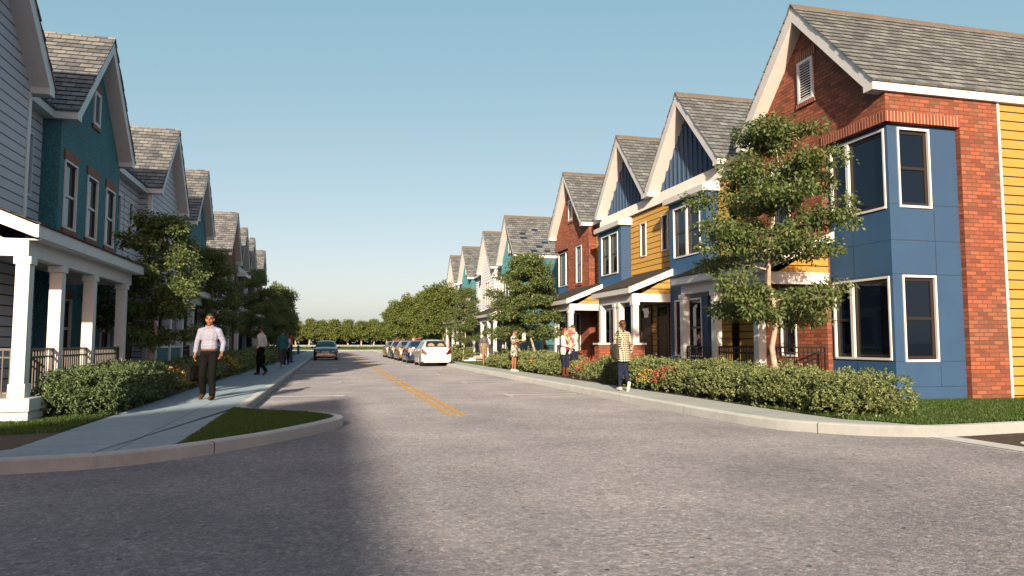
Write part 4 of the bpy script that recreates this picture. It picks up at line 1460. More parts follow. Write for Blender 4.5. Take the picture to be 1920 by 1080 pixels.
hedge('hedge', 'green shrub hedge behind the woman reading a paper', 'hedge', rowblobs(7.9, 8.5, 27.6, 34.0, 0.5, 0.75, 4), 800, 0.075, 0.024, group=GH)
hedge('shrub', 'round green shrub beside the rear wheel of the white hatchback', 'shrub', rowblobs(8.2, 8.6, 46.5, 49.5, 0.5, 0.85, 5), 500, 0.1, 0.03)
# left strip
hedge('hedge', 'long green shrub hedge, shade put into its leaf colour, in front of the shaded corner porch', 'hedge', rowblobs(-4.05, -3.66, 12.75, 16.9, 0.42, 0.76, 6, 0.24, 0.35), 1900, 0.044, 0.0125, 'shadeshrub', group=GH, lumpy=0.5)
flower_bush('yellow flowering bush at the knees of the man with the bag', -3.5, 17.75, 0.40, 0.58, 1500, ['yellowflower', 'yellowflower'], nf=150, fs=0.045)
flower_bush('pink flowering bush behind the long shaded hedge', -3.95, 18.0, 0.42, 0.70, 1300, ['pinkflower', 'yellowflower'], nf=70, fs=0.045)
flower_bush('red flowering bush by the last column of the shaded corner porch', -4.3, 17.7, 0.3, 0.55, 1300, ['redflower', 'redflower'], nf=110, fs=0.05)
hedge('hedge', 'green shrubs between the man with the bag and the teal porch walls', 'hedge', rowblobs(-4.1, -3.8, 19.3, 25.6, 0.42, 0.66, 7), 1000, 0.06, 0.019, group=GH)
flower_bush('yellow flowering bush further along behind the man with the bag', -3.5, 26.4, 0.42, 0.66, 900, ['yellowflower', 'yellowflower'], nf=130, fs=0.06)
flower_bush('purple flowering bush next to the further yellow bush', -3.7, 25.5, 0.36, 0.55, 900, ['pinkflower', 'pinkflower'], nf=60, fs=0.06)
hedge('hedge', 'green shrub hedge beside the man in profile', 'hedge', rowblobs(-4.0, -3.7, 27.6, 38.0, 0.5, 0.72, 8), 600, 0.08, 0.025, group=GH)
hedge('hedge', 'far green shrub hedge behind the man in red shirt', 'hedge', rowblobs(-4.0, -3.7, 39.0, 60.0, 0.6, 0.75, 9), 260, 0.13, 0.04, group=GH)

# ------------------------------------------------------------------ parked cars
HATCH = dict(L=4.0, W=0.87, wy=(-1.28, 1.22), top=[(-2.0, .60), (-1.97, .78), (-1.93, .93), (-1.86, 1.00), (-1.72, 1.13), (-1.52, 1.36), (-1.38, 1.42), (-1.0, 1.47), (-0.2, 1.49), (0.3, 1.44), (0.75, 1.24), (1.12, 1.03), (1.35, .97), (1.72, .86), (1.92, .70), (2.0, .52)],
             wt=[(-2.0, .78), (-1.9, .74), (-1.5, .56), (-1.0, .57), (0.2, .57), (0.8, .65), (1.2, .70), (1.7, .66), (2.0, .55)], belt=[(-2, .92), (-1.2, .93), (1.1, .86), (2, .74)],
             wm=[(-2.0, .80), (-1.9, .845), (-1.2, .87), (1.2, .87), (1.75, .83), (2.0, .66)], rg=(-1.80, -1.47), ws=(0.34, 1.08), sg=(-1.35, 0.85))
SEDAN = dict(L=4.7, W=0.90, wy=(-1.42, 1.38), top=[(-2.35, .62), (-2.31, .85), (-2.24, .99), (-1.75, 1.04), (-1.5, 1.10), (-0.95, 1.38), (-0.6, 1.44), (0.0, 1.46), (0.4, 1.42), (0.85, 1.22), (1.22, 1.02), (1.5, .97), (2.0, .87), (2.22, .74), (2.35, .52)],
             wt=[(-2.35, .70), (-1.8, .72), (-1.4, .68), (-0.7, .60), (0.3, .60), (0.9, .67), (1.3, .73), (2.0, .70), (2.35, .56)], belt=[(-2.35, .94), (-1.2, .93), (1.2, .88), (2.35, .72)],
             wm=[(-2.35, .78), (-2.2, .86), (-1.4, .90), (1.4, .90), (2.05, .86), (2.35, .66)], rg=(-1.52, -0.98), ws=(0.42, 1.17), sg=(-1.25, 0.95))

def car(name, label, S, loc, rz, paint, rear=True, tail='tail', clear=False, front=False, wheel_z=0.31, plate='plate'):
    root = empty(name, (*loc, 0.0), rz, label, 'car', 'cars parked along the kerbs')
    I = lambda tab, y: float(np.interp(y, [a for a, _ in tab], [b for _, b in tab]))
    h = S['L'] / 2
    ys = np.unique(np.round(np.concatenate([np.linspace(-h, h, 64), [a for a, _ in S['top']], [w + d for w in S['wy'] for d in (-.37, -.36, .36, .37)]]), 3))
    def z0(y):
        for w in S['wy']:
            if abs(y - w) < 0.365: return 0.30 + math.sqrt(max(0, 0.365 ** 2 - (y - w) ** 2)) * 1.0
        e = max(0, abs(y) - h + 0.35)
        return 0.19 + e * 0.25
    def sec(y):
        zt, wt, zb, wm, zz = I(S['top'], y), I(S['wt'], y), I(S['belt'], y), I(S['wm'], y), z0(y)
        zb = min(zb, zt - 0.05)
        wb = wm - 0.03
        wt = min(wt, wb - 0.02) if zt - zb > 0.12 else wb - 0.06
        zm = max(zz + 0.05, min(0.60, zb - 0.04))
        return [(0, min(zz, 0.4) if zz < .3 else 0.34), (wm * 0.72, min(zz, 0.34)), (wm - 0.015, zz), (wm, (zz + zm) / 2 + 0.01), (wm + 0.006, zm), (wb, zb), (wt + 0.012, zt - 0.07 if zt - zb > .12 else zt - 0.03), (wt - 0.07, zt - 0.015), (wt * 0.45, zt + 0.012), (0, zt + 0.018)]
    def ring(y):
        p = sec(y)
        return [(x, y, z) for x, z in p] + [(-x, y, z) for x, z in p[-2:0:-1]]
    b = MB()
    rows = [[b.pt(q) for q in ring(y)] for y in ys]
    n = len(rows[0])
    for r0, r1 in zip(rows, rows[1:]):
        for j in range(n):
            b.f.append([r0[j], r0[(j + 1) % n], r1[(j + 1) % n], r1[j]]); b.mi.append(0)
    b.f.append(rows[0]); b.f.append(rows[-1]); b.mi += [0, 0]
    body = b.build('body', [M[paint]], root, smooth=True)
    es = body.modifiers.new('edge', 'EDGE_SPLIT'); es.split_angle = R(38)
    def patch(nm, y0, y1, j0, j1, mat, off=0.006, parent=root, k=10, mirror=False):
        """a sheet lying just proud of the body between two stations"""
        m = MB()
        for sgn in ((1, -1) if mirror else (1,)):
            g = []
            for y in np.linspace(y0, y1, k):
                p = sec(y)
                full = [(x, z) for x, z in p]
                if not mirror: full = full[j0:] + [(-x, z) for x, z in full[-2:j0 - 1:-1]]
                else: full = full[j0:j1 + 1]
                g.append([(sgn * x * (1 + off / max(abs(x), .3) if mirror else 1), y, z + (off if not mirror else off * 0.3)) for x, z in full])
            for a, c in zip(g, g[1:]):
                for q in range(len(a) - 1): m.face([a[q], a[q + 1], c[q + 1], c[q]])
        return m.build(nm, [mat], parent, smooth=True)
    gm = M['carglassclear'] if clear else M['carglass']
    patch('windscreen', *S['ws'], 6, None, M['carglass'], 0.008)
    # side windows inset between belt and roof edge
    a0, a1 = S['sg']
    for sgn in (1, -1):
        for p0, p1 in ((a0, (a0 + a1) / 2 - 0.06), ((a0 + a1) / 2 + 0.04, a1)):
            m = MB(); g = []
            for y in np.linspace(p0, p1, 6):
                p = sec(y); (xb, zb), (xt, zt) = p[5], p[6]
                g.append([(sgn * ((xb + (xt - xb) * f) + 0.007), y, zb + (zt - zb) * f) for f in (0.08, 0.5, 0.95)])
            for a, c in zip(g, g[1:]):
                for q in range(2): m.face([a[q], a[q + 1], c[q + 1], c[q]])
            m.build('side_window', [M['carglass']], root, smooth=True)
    for sx in (-1, 1):
        for y in S['wy']:
            w = MB()
            x1 = sx * (S['W'] - 0.02); x0 = sx * (S['W'] - 0.23)
            w.tube([(x0, y, wheel_z), (x0 + sx * 0.02, y, wheel_z), (x1 - sx * 0.02, y, wheel_z), (x1, y, wheel_z)], [0.27, 0.31, 0.31, 0.27], 20)
            t = w.build('wheel', [M['tyre']], root, smooth=False)
            rmb = MB()
            rmb.tube([(x1 - sx * 0.02, y, wheel_z), (x1 + sx * 0.005, y, wheel_z)], [0.21, 0.20], 20)
            rmb.tube([(x1 + sx * 0.004, y, wheel_z), (x1 + sx * 0.012, y, wheel_z)], [0.05, 0.04], 10)
            rmb.build('rim', [M['rim']], t)
    u = MB(); u.box(-S['W'] + 0.12, S['W'] - 0.12, -h + 0.3, h - 0.3, 0.17, 0.36)
    for y in S['wy']: u.box(-S['W'] + 0.05, S['W'] - 0.05, y - 0.34, y + 0.34, 0.36, 0.6)
    u.build('underbody', [M['black']], root)
    for sx in (-1, 1):
        mm = MB(); y = S['sg'][1] - 0.05
        mm.ell((sx * (S['W'] + 0.1), y, 0.98), (0.11, 0.055, 0.07), n=10, rings=6)
        mm.capsule((sx * (S['W'] - 0.08), y + 0.03, 0.93), (sx * (S['W'] + 0.04), y, 0.96), 0.02, 0.02, 6)
        mm.build('mirror', [M[paint] if paint != 'carblack' else M['black']], root, smooth=True)
    if rear:
        # rear glass on the hatch or above the boot
        y0, y1 = S['rg']
        m = MB(); g = []
        for y in np.linspace(y0, y1, 8):
            f = (y - y0) / (y1 - y0)
            w = sec(y)[6][0] * (0.86 if 0.1 < f < 0.95 else 0.78)
            zt = I(S['top'], y) + 0.02
            g.append([(w * q, y - 0.006, zt + 0.012 - 0.012 * abs(q)) for q in (-1, -.5, 0, .5, 1)])
        for a, c in zip(g, g[1:]):
            for q in range(4): m.face([a[q], a[q + 1], c[q + 1], c[q]])
        rw = m.build('rear_window', [gm if not clear else M['carglass']], root, smooth=True)
        if clear:
            for sx in (-0.27, 0.27):
                s = MB()
                q = lambda x, f, up: (x, y0 + (y1 - y0) * f - 0.008 - up, I(S['top'], y0 + (y1 - y0) * f) + 0.028 + up)
                ring = [(sx + 0.19 * math.cos(math.pi * i / 12), 0.12 + 0.45 * math.sin(math.pi * i / 12) ** 0.7) for i in range(13)]
                s.prism([q(x, f, 0) for x, f in ring], [q(x, f, 0.004) for x, f in ring])
                s.build('seat_back', [M['seatd']], rw)
        for sx in (-1, 1):
            m = MB()
            hy = -h
            if S is HATCH:
                pts = [(0.80, 0.98), (0.72, 0.96), (0.50, 0.66), (0.62, 0.65), (0.81, 0.72)]
                yy = lambda x, z: -1.995 + 0.03 + (0.10 if z > .9 else 0.0) - 0.03
                m.prism([(sx * x, -2.0 + 0.16 * max(0, (z - .7)) + 0.12 * max(0, x - .66) - 0.012, z) for x, z in pts], [(sx * x, -1.80, z) for x, z in pts])
            else:
                pts = [(0.85, 0.95), (0.55, 0.95), (0.50, 0.78), (0.86, 0.70)]
                m.prism([(sx * x, -h + 0.11 * max(0, z - .62) + 0.2 * max(0, x - .7) - 0.005, z) for x, z in pts], [(sx * (x + .012), -h + 0.32, z) for x, z in pts])
            m.build('tail_lamp', [M[tail]], root)
        p = MB(); p.box(-0.26, 0.26, -h - 0.018, -h + 0.03, 0.46, 0.575)
        pl = p.build('number_plate', [M[plate]], root)
        k_ = MB()
        for i, x in enumerate((-0.2, -0.13, -0.06, 0.03, 0.1, 0.17)):
            k_.box(x - 0.016, x + 0.016, -h - 0.021, -h - 0.017, 0.49, 0.545)
        k_.build('plate_mark', [M['mark'] if plate != 'platey' else M['seat']], pl)
        bu = MB(); bu.box(-S['W'] + 0.16, S['W'] - 0.16, -h - 0.012, -h + 0.1, 0.22, 0.30)
        bu.build('bumper_strip', [M['black'] if S is SEDAN else M[paint]], root)
        em = MB(); em.tube([(0, -h + 0.06, 0.80), (0, -h + 0.01, 0.80)], [0.04, 0.04], 16)
        em.build('badge', [M['rim']], root)
    if front:
        for sx in (-1, 1):
            m = MB()
            pts = [(0.40, 0.70), (0.76, 0.73), (0.80, 0.62), (0.48, 0.58)]
            m.prism([(sx * x, h - 0.02 - 0.30 * max(0, x - .35), z) for x, z in pts], [(sx * x, h - 0.5, z) for x, z in pts])
            m.build('headlight', [M['lamp']], root)
            m = MB(); m.box(min(sx * .42, sx * .72), max(sx * .42, sx * .72), h - 0.25, h - 0.045, 0.33, 0.42)
            m.build('fog_lamp', [M['lamp']], root)
        g = MB()
        g.prism([(-0.33, h - 0.005, 0.70), (0.33, h - 0.005, 0.70), (0.22, h + 0.02, 0.55), (-0.22, h + 0.02, 0.55)], [(-0.33, h - 0.2, 0.70), (0.33, h - 0.2, 0.70), (0.22, h - 0.2, 0.55), (-0.22, h - 0.2, 0.55)])
        g.build('grille', [M['grille']], root)
        p = MB(); p.box(-0.26, 0.26, h, h + 0.035, 0.42, 0.53)
        pl = p.build('number_plate', [M['plate']], root)
        k_ = MB()
        for x in (-0.14, -0.07, 0.0, 0.07, 0.14): k_.box(x - 0.018, x + 0.018, h + 0.0345, h + 0.038, 0.45, 0.505)
        k_.build('plate_mark', [M['mark']], pl)
        p = MB(); p.box(-0.22, 0.22, h - 0.1, h + 0.01, 0.33, 0.39); p.build('lower_grille', [M['grille']], root)
    return root

car('hatchback', 'cream white hatchback with dark red tail lamps, nearest parked car', HATCH, (5.66, 41.75), 0, 'carwhite', clear=True, plate='platey')
car('sedan', 'navy blue sedan parked directly ahead of the white hatchback', SEDAN, (5.58, 47.9), 0, 'carblue', tail='tailpale')
car('sedan', 'gold sedan parked between the two navy sedans', SEDAN, (5.55, 54.2), 0, 'cargold', tail='tailpale')
car('sedan', 'second navy sedan, parked between the two gold sedans', SEDAN, (5.55, 60.4), 0, 'carblue', tail='tailpale')
car('sedan', 'farthest gold sedan heading the line of parked cars', SEDAN, (5.55, 66.6), 0, 'cargold', tail='tailpale')
car('sedan', 'black sedan facing the viewer beside the shaded kerb', SEDAN, (-0.38, 57.6), R(180), 'carblack', rear=False, front=True)

# ------------------------------------------------------------------ people
def remesh(mb, name, mats, voxel, smooth=4, proj=None):
    o = bpy.data.objects.new('tmp', mb.mesh('tmp', mats))
    col.objects.link(o)
    r = o.modifiers.new('r', 'REMESH'); r.mode = 'VOXEL'; r.voxel_size = voxel
    s = o.modifiers.new('s', 'SMOOTH'); s.factor = 0.5; s.iterations = smooth
    dg = bpy.context.evaluated_depsgraph_get()
    me = bpy.data.meshes.new_from_object(o.evaluated_get(dg))
    me.name = name
    me.materials.clear()
    for mt in mats: me.materials.append(mt)
    me.polygons.foreach_set('use_smooth', [True] * len(me.polygons))
    me.polygons.foreach_set('material_index', [0] * len(me.polygons))
    bpy.data.objects.remove(o, do_unlink=True)
    return me

def loft(mb, rows, n=18):
    """rows: (cx, cy, z, rx, ry)"""
    ids = [[mb.pt((cx + rx * math.cos(2 * math.pi * j / n), cy + ry * math.sin(2 * math.pi * j / n), z)) for j in range(n)] for cx, cy, z, rx, ry in rows]
    for a, b in zip(ids, ids[1:]):
        for j in range(n):
            q = (j + 1) % n
            mb.f.append([a[j], a[q], b[q], b[j]]); mb.mi.append(0)
    mb.f.append(ids[0][::-1]); mb.f.append(ids[-1]); mb.mi += [0, 0]

def cloth(name, kind, a, b=None, scale=30.0):
    t = NT(name)
    o = t.n('ShaderNodeTexCoord').outputs['Object']
    if kind == 'plain':
        t.col(t.mix(t.ramp(t.noise(14, 3, 0.5, o), 0.3, 0.7), k(a, 0.8), k(a, 1.15)))
    elif kind == 'speck':
        f = t.noise(scale, 2, 0.6, o)
        t.col(t.mix(t.ramp(f, 0.49, 0.55), a, b))
    elif kind == 'check':
        s = t.n('ShaderNodeSeparateXYZ'); t.l(o, s.inputs[0])
        fx = t.math('GREATER_THAN', t.math('FRACT', t.math('MULTIPLY', t.math('ADD', s.outputs[0], s.outputs[1]), scale)), 0.5)
        fz = t.math('GREATER_THAN', t.math('FRACT', t.math('MULTIPLY', s.outputs[2], scale)), 0.5)
        t.col(t.mix(t.math('MULTIPLY', fx, fz), t.mix(t.math('MULTIPLY', t.math('MAXIMUM', fx, fz), 0.35), a, k(b, 1.0)), b))
    t.rough(0.9)
    t.b.inputs['Specular IOR Level'].default_value = 0.15
    t.bump(t.noise(22, 3, 0.5, o), 0.35, 0.02)
    return t.m
SKD = plain('skin_dark', (0.16, 0.062, 0.034), 0.5, 9, 0.12)
SKM = plain('skin_brown', (0.27, 0.115, 0.065), 0.5, 9, 0.12)
SKL = plain('skin_light', (0.55, 0.32, 0.23), 0.5, 9, 0.1)
HAIRB = plain('black_hair', (0.008, 0.006, 0.005), 0.6, 40, 0.4, 0.6, 80)
HAIRN = plain('brown_hair', (0.06, 0.025, 0.014), 0.55, 40, 0.4, 0.6, 80)
HAIRR = plain('auburn_hair', (0.18, 0.06, 0.025), 0.5, 40, 0.4, 0.6, 80)
EYE = plain('eye_dark', (0.012, 0.008, 0.006), 0.3)
LIP = plain('lip', (0.16, 0.04, 0.03), 0.5)
C_ = dict(
    shirt1=cloth('speckled_shirt', 'speck', (0.33, 0.36, 0.46), (0.17, 0.18, 0.30), 105), white=cloth('white_cloth', 'plain', (0.58, 0.57, 0.58)),
    black=cloth('black_cloth', 'plain', (0.004, 0.0045, 0.006)), teal=cloth('teal_knit', 'plain', (0.025, 0.11, 0.12)), greyj=cloth('grey_denim', 'plain', (0.05, 0.06, 0.075)),
    jeans=cloth('blue_denim', 'plain', (0.03, 0.06, 0.14)), navy=cloth('navy_denim', 'plain', (0.016, 0.022, 0.055)), red=cloth('red_cloth', 'plain', (0.5, 0.03, 0.035)),
    pink=cloth('pink_cloth', 'plain', (0.62, 0.13, 0.16)), check=cloth('checked_cloth', 'check', (0.5, 0.48, 0.38), (0.02, 0.02, 0.018), 19), grey=cloth('grey_cloth', 'plain', (0.11, 0.10, 0.14)),
    print=cloth('printed_cloth', 'speck', (0.5, 0.47, 0.42), (0.02, 0.02, 0.025), 16), leop=cloth('spotted_cloth', 'speck', (0.34, 0.26, 0.15), (0.03, 0.025, 0.02), 36),
    brown=cloth('brown_leather', 'plain', (0.10, 0.035, 0.018)), shoew=cloth('white_shoe', 'plain', (0.7, 0.68, 0.64)), tan=cloth('tan_shoe', 'plain', (0.3, 0.14, 0.05)),
    bag=cloth('grey_bag', 'plain', (0.055, 0.052, 0.045)), bagk=cloth('black_bag', 'plain', (0.005, 0.005, 0.0055)), blue=cloth('blue_cloth', 'plain', (0.03, 0.07, 0.35)), green=cloth('green_scarf', 'plain', (0.2, 0.5, 0.25)), paper=plain('paper', (0.8, 0.79, 0.75), 0.7))

def person(label, loc, rz, H=1.76, skin=SKD, hair=HAIRB, hair_style='short', top='white', sleeve='long', legs='black', shoes='black', bare_legs=False, skirt=None,
           legpose=None, arms=None, head=(0, 0), coat=None, female=False, voxel=0.012, belt=False, boots=None, tuck=True, z=0.15, name='person', group=None, lean=0.0):
    S = H / 1.76
    root = empty(name, (loc[0], loc[1], z), rz, label, 'person', group)
    root.scale = (S, S, S)
    V = lambda *p: Vector(p)
    sw = 0.155 if female else 0.178
    hipw = 0.088
    LP = dict(Lk=(hipw, 0.0, 0.49), La=(hipw, 0.02, 0.085), Rk=(-hipw, 0.0, 0.49), Ra=(-hipw, 0.02, 0.085), Lt=0.0, Rt=0.0)
    LP.update(legpose or {})
    AR = dict(Le=(sw + 0.06, 0.03, 1.13), Lw=(sw + 0.075, -0.03, 0.89), Re=(-sw - 0.06, 0.03, 1.13), Rw=(-sw - 0.075, -0.03, 0.89))
    AR.update(arms or {})
    sk, cl = MB(), {}
    hy, hp = head
    hc = V(0, -0.012 + lean, 1.618)
    # head: cranium, jaw, nose, ears, neck
    hm = Euler((hp, 0, hy)).to_matrix()
    P = lambda x, y, z_: tuple(hc + hm @ V(x * 1.05, y * 1.05, z_ * 1.05))
    rot = (hp, 0, hy)
    f = 0.94 if female else 1.0
    sk.ell(P(0, 0.008, 0.03), (0.076 * f, 0.094 * f, 0.092 * f), rot, 16, 10)
    sk.ell(P(0, -0.018, -0.035), (0.060 * f, 0.070 * f, 0.085 * f), rot, 14, 8)
    sk.ell(P(0, -0.045, -0.092), (0.034 * f, 0.034, 0.028), rot, 10, 6)
    sk.capsule(P(0, -0.086, 0.010), P(0, -0.098, -0.020), 0.009, 0.014, 8)
    sk.capsule(P(-0.03, -0.080, 0.035), P(0.03, -0.080, 0.035), 0.013, 0.013, 8)
    sk.ell(P(0, -0.086, -0.058), (0.026, 0.012, 0.011), rot, 8, 5)
    for sx in (-1, 1):
        sk.ell(P(sx * 0.078 * f, 0.012, -0.005), (0.012, 0.024, 0.034), rot, 8, 6)
        sk.ell(P(sx * 0.045 * f, -0.055, -0.025), (0.022, 0.022, 0.026), rot, 8, 5)
    sk.capsule((0, 0.015 + lean * .8, 1.44), P(0, 0.02, -0.06), 0.067 * f, 0.058 * f, 12)
    sk.ell((0, 0.0, 1.28), (0.15 * f, 0.10, 0.20)); sk.ell((0, 0, 1.08), (0.125, 0.095, 0.17)); sk.ell((0, 0.01, 0.93), (0.15, 0.105, 0.12))
    sk.capsule((-sw + 0.03, 0.01, 1.385), (sw - 0.03, 0.01, 1.385), 0.05, 0.05)
    T_ = MB()
    e = 0.022
    if female:
        T_.ell((0, -0.005, 1.30), (0.145 + e, 0.10 + e, 0.19)); T_.ell((0, 0, 1.10), (0.115 + e, 0.085 + e, 0.17)); T_.ell((0, 0.005, 0.97), (0.145 + e, 0.105 + e, 0.12))
        for sx in (-1, 1): T_.ell((sx * 0.065, -0.085, 1.27), (0.06, 0.05, 0.06))
    else:
        T_.ell((0, 0.0, 1.29), (0.165 + e, 0.105 + e, 0.20)); T_.ell((0, -0.005, 1.10), (0.145 + e, 0.10 + e, 0.17)); T_.ell((0, 0.0, 1.05), (0.146 + e, 0.104 + e, 0.085))
    if not tuck:
        loft(T_, [(0, 0, 0.84, 0.185, 0.14), (0, 0, 0.95, 0.18, 0.135), (0, 0, 1.1, 0.165, 0.125)])
    for sx in (-1, 1):
        T_.capsule((sx * 0.05, 0.012, 1.425), (sx * (sw - 0.01), 0.012, 1.39), 0.062, 0.06)
    T_.capsule((0, 0.018, 1.42), (0, 0.018 + lean * .8, 1.478), 0.078, 0.068)
    # arms and hands with five fingers
    for s_, sx in (('L', 1), ('R', -1)):
        sh = V(sx * sw, 0.012, 1.385); el = V(*AR[s_ + 'e']); wr = V(*AR[s_ + 'w'])
        sk.capsule(sh, el, 0.045, 0.036); sk.capsule(el, wr, 0.037, 0.025)
        d = (wr - el).normalized()
        # palm faces the thigh; thumb to the front
        side = V(0, -1, 0) - d * V(0, -1, 0).dot(d)
        side = side.normalized() if side.length > 0.2 else V(0, 0, 1)
        nrm = d.cross(side)
        if nrm.x * sx > 0: nrm = -nrm        # towards the body
        palm = wr + d * 0.05
        sk.capsule(wr, wr + d * 0.045, 0.026, 0.034)
        for fi, off in enumerate((0.028, 0.010, -0.009, -0.027)):
            ln = (0.072, 0.082, 0.076, 0.06)[fi]
            a0 = palm + side * off * 0.95 + d * 0.015
            a1 = a0 + d * ln * 0.5 + nrm * 0.012
            a2 = a1 + d * ln * 0.36 + nrm * 0.036
            sk.capsule(a0, a1, 0.0115, 0.0105, 7); sk.capsule(a1, a2, 0.0105, 0.009, 7)
        t0 = wr + d * 0.025 + side * 0.026; t1 = t0 + d * 0.03 + side * 0.026 + nrm * 0.01; t2 = t1 + d * 0.032 + side * 0.004 + nrm * 0.012
        sk.capsule(t0, t1, 0.014, 0.012, 7); sk.capsule(t1, t2, 0.012, 0.0095, 7)
        if sleeve != 'none':
            T_.capsule(sh, sh.lerp(el, 1.0 if sleeve != 'short' else 0.62), 0.066 if not female else 0.056, 0.054 if sleeve != 'short' else 0.058)
            if sleeve == 'long': T_.capsule(el, el.lerp(wr, 0.80), 0.054, 0.042)
            if sleeve == 'rolled':
                T_.capsule(el, el.lerp(wr, 0.62), 0.054, 0.047); T_.capsule(el.lerp(wr, 0.60), el.lerp(wr, 0.68), 0.05, 0.05)
    # legs
    tr = MB()
    for s_, sx in (('L', 1), ('R', -1)):
        hip = V(sx * hipw, 0.01, 0.90); kn = V(*LP[s_ + 'k']); an = V(*LP[s_ + 'a'])
        sk.capsule(hip, kn, 0.075, 0.05); sk.capsule(kn, an, 0.05, 0.034)
        sk.ell(kn.lerp(an, 0.3) + V(0, 0.016, 0), (0.047, 0.05, 0.10))
        g = 0.018 if not female else 0.01
        if not bare_legs:
            tr.capsule(hip, kn, 0.090 + g * .4, 0.061 + g * 0.7); tr.capsule(kn, an + (kn - an).normalized() * 0.03, 0.062 + g * 0.7, 0.048 + g if not female else 0.046)
            tr.ell(kn.lerp(an, 0.3) + V(0, 0.018, 0), (0.06 + g * .5, 0.063 + g * .5, 0.12))
        # shoe
        toe = LP[s_ + 't']
        fd = V(0, -math.cos(toe), -math.sin(toe) if toe > 0 else 0.0)
        if toe: fd = V(0, -math.cos(toe), -math.sin(toe))
        ft = an + V(0, 0, -0.035)
        shn = MB()
        shn.capsule(ft - fd * 0.055, ft + fd * 0.06 + V(0, 0, -0.004), 0.042, 0.043); shn.capsule(ft + fd * 0.06 + V(0, 0, -0.004), ft + fd * 0.155 + V(0, 0, -0.012), 0.043, 0.033)
        shn.capsule(ft, an + V(0, 0, 0.02), 0.04, 0.04)
        if boots: shn.capsule(an, an.lerp(kn, 0.8), 0.05, 0.062)
        sk.capsule(ft - fd * 0.04, ft + fd * 0.13, 0.026, 0.022)
        link('shoe', remesh(shn, 'shoe', [C_[shoes]], voxel, 3), root)
    tr.ell((0, 0.01, 0.93), (0.166, 0.122, 0.115)); loft(tr, [(0, 0.004, 0.90, 0.165, 0.122), (0, 0.002, 0.99, 0.164, 0.122)])
    link('body', remesh(sk, 'body', [skin], min(voxel, 0.010), 3), root)
    link('top', remesh(T_, 'top', [C_[top]], voxel, 5), root)
    if not bare_legs: link('trousers', remesh(tr, 'trousers', [C_[legs]], voxel, 4), root)
    if skirt:
        m, zl, w = skirt
        s = MB(); loft(s, [(0, 0.0, zl, w, w * 0.74), (0, 0.0, (zl + 1.0) / 2, w * 0.97, w * 0.72), (0, 0, 1.0, 0.165, 0.125), (0, 0, 1.12, 0.14, 0.11), (0, -0.005, 1.2, 0.13, 0.10)], 22)
        link('dress', remesh(s, 'dress', [C_[m]], voxel, 3), root)
    if coat:
        m, zl, w = coat
        s = MB(); loft(s, [(0, 0.0, zl, w, w * 0.76), (0, 0.0, 0.95, w * 0.95, w * 0.72), (0, 0, 1.12, 0.155, 0.118), (0, 0, 1.3, 0.17, 0.13)], 22)
        link('coat_skirt', remesh(s, 'coat_skirt', [C_[m]], voxel, 3), root)
    if belt:
        b = MB(); loft(b, [(0, 0.002, 0.975, 0.172, 0.129), (0, 0.002, 1.012, 0.170, 0.127)], 22)
        link('belt', b.mesh('belt', [C_['brown']], True), root)
    if top in ('shirt1', 'white') and not female:
        cb = MB()
        for sx in (-1, 1):
            cb.prism([(sx * 0.004, -0.070, 1.432), (sx * 0.052, -0.082, 1.425), (sx * 0.078, -0.02, 1.472), (sx * 0.052, -0.045, 1.498)],
                     [(sx * 0.004, -0.080, 1.436), (sx * 0.055, -0.094, 1.428), (sx * 0.088, -0.022, 1.478), (sx * 0.056, -0.050, 1.506)])
        cb.tube([(0.07 * math.cos(a), 0.018 + 0.068 * math.sin(a), 1.474) for a in [R(-30 + 24 * i) for i in range(11)]], [0.02] * 11, 6)
        cb.build('collar', [C_[top]], root)
        sn = MB(); sn.prism([(-0.03, -0.0745, 1.47), (0.03, -0.0745, 1.47), (0.002, -0.105, 1.385), (-0.002, -0.105, 1.385)], [(-0.03, -0.02, 1.47), (0.03, -0.02, 1.47), (0.002, -0.02, 1.385), (-0.002, -0.02, 1.385)])
        sn.build('neckline', [skin], root)
    # hair
    h = MB()
    if hair_style == 'short':
        h.ell(P(0, 0.016, 0.045), (0.081, 0.096, 0.086), rot, 16, 10)
        cut = 0.05
        h2 = MB()
        for fc, mi in zip(h.f, h.mi):
            c = sum((Vector(h.v[i]) for i in fc), Vector()) / len(fc)
            l = hm.inverted() @ (c - hc)
            if l.z > 0.028 + max(0, -l.y) * 0.62 or (l.y > 0.02 and l.z > -0.045): h2.face([h.v[i] for i in fc])
        hh = h2
        o = hh.build('hair', [hair], root, smooth=True)
    else:
        h.ell(P(0, 0.022, 0.042), (0.088, 0.098, 0.092), rot, 16, 10)
        if hair_style == 'afro':
            h.ell(P(0, 0.03, 0.055), (0.112, 0.112, 0.105), rot)
        if hair_style in ('bun', 'pony'):
            h.ell(P(0.0, 0.10, -0.02), (0.06, 0.055, 0.06), rot)
            h.capsule(P(0.0, 0.11, -0.03), P(0.03, 0.12, -0.15), 0.045, 0.025)
        if hair_style == 'long':
            for sx in (-1, 1): h.capsule(P(sx * 0.06, 0.03, 0.0), P(sx * 0.06, 0.05, -0.15), 0.045, 0.035)
            h.capsule(P(0, 0.07, 0.0), P(0, 0.09, -0.18), 0.07, 0.05)
        if hair_style == 'hat':
            h.tube([P(0, 0, 0.055), P(0, -0.005, 0.068)], [0.135, 0.135], 18)
            h.capsule(P(0, 0, 0.06), P(0, 0, 0.11), 0.09, 0.075)
        link('hat' if hair_style == 'hat' else 'hair', remesh(h, 'hair', [hair], voxel, 3), root)
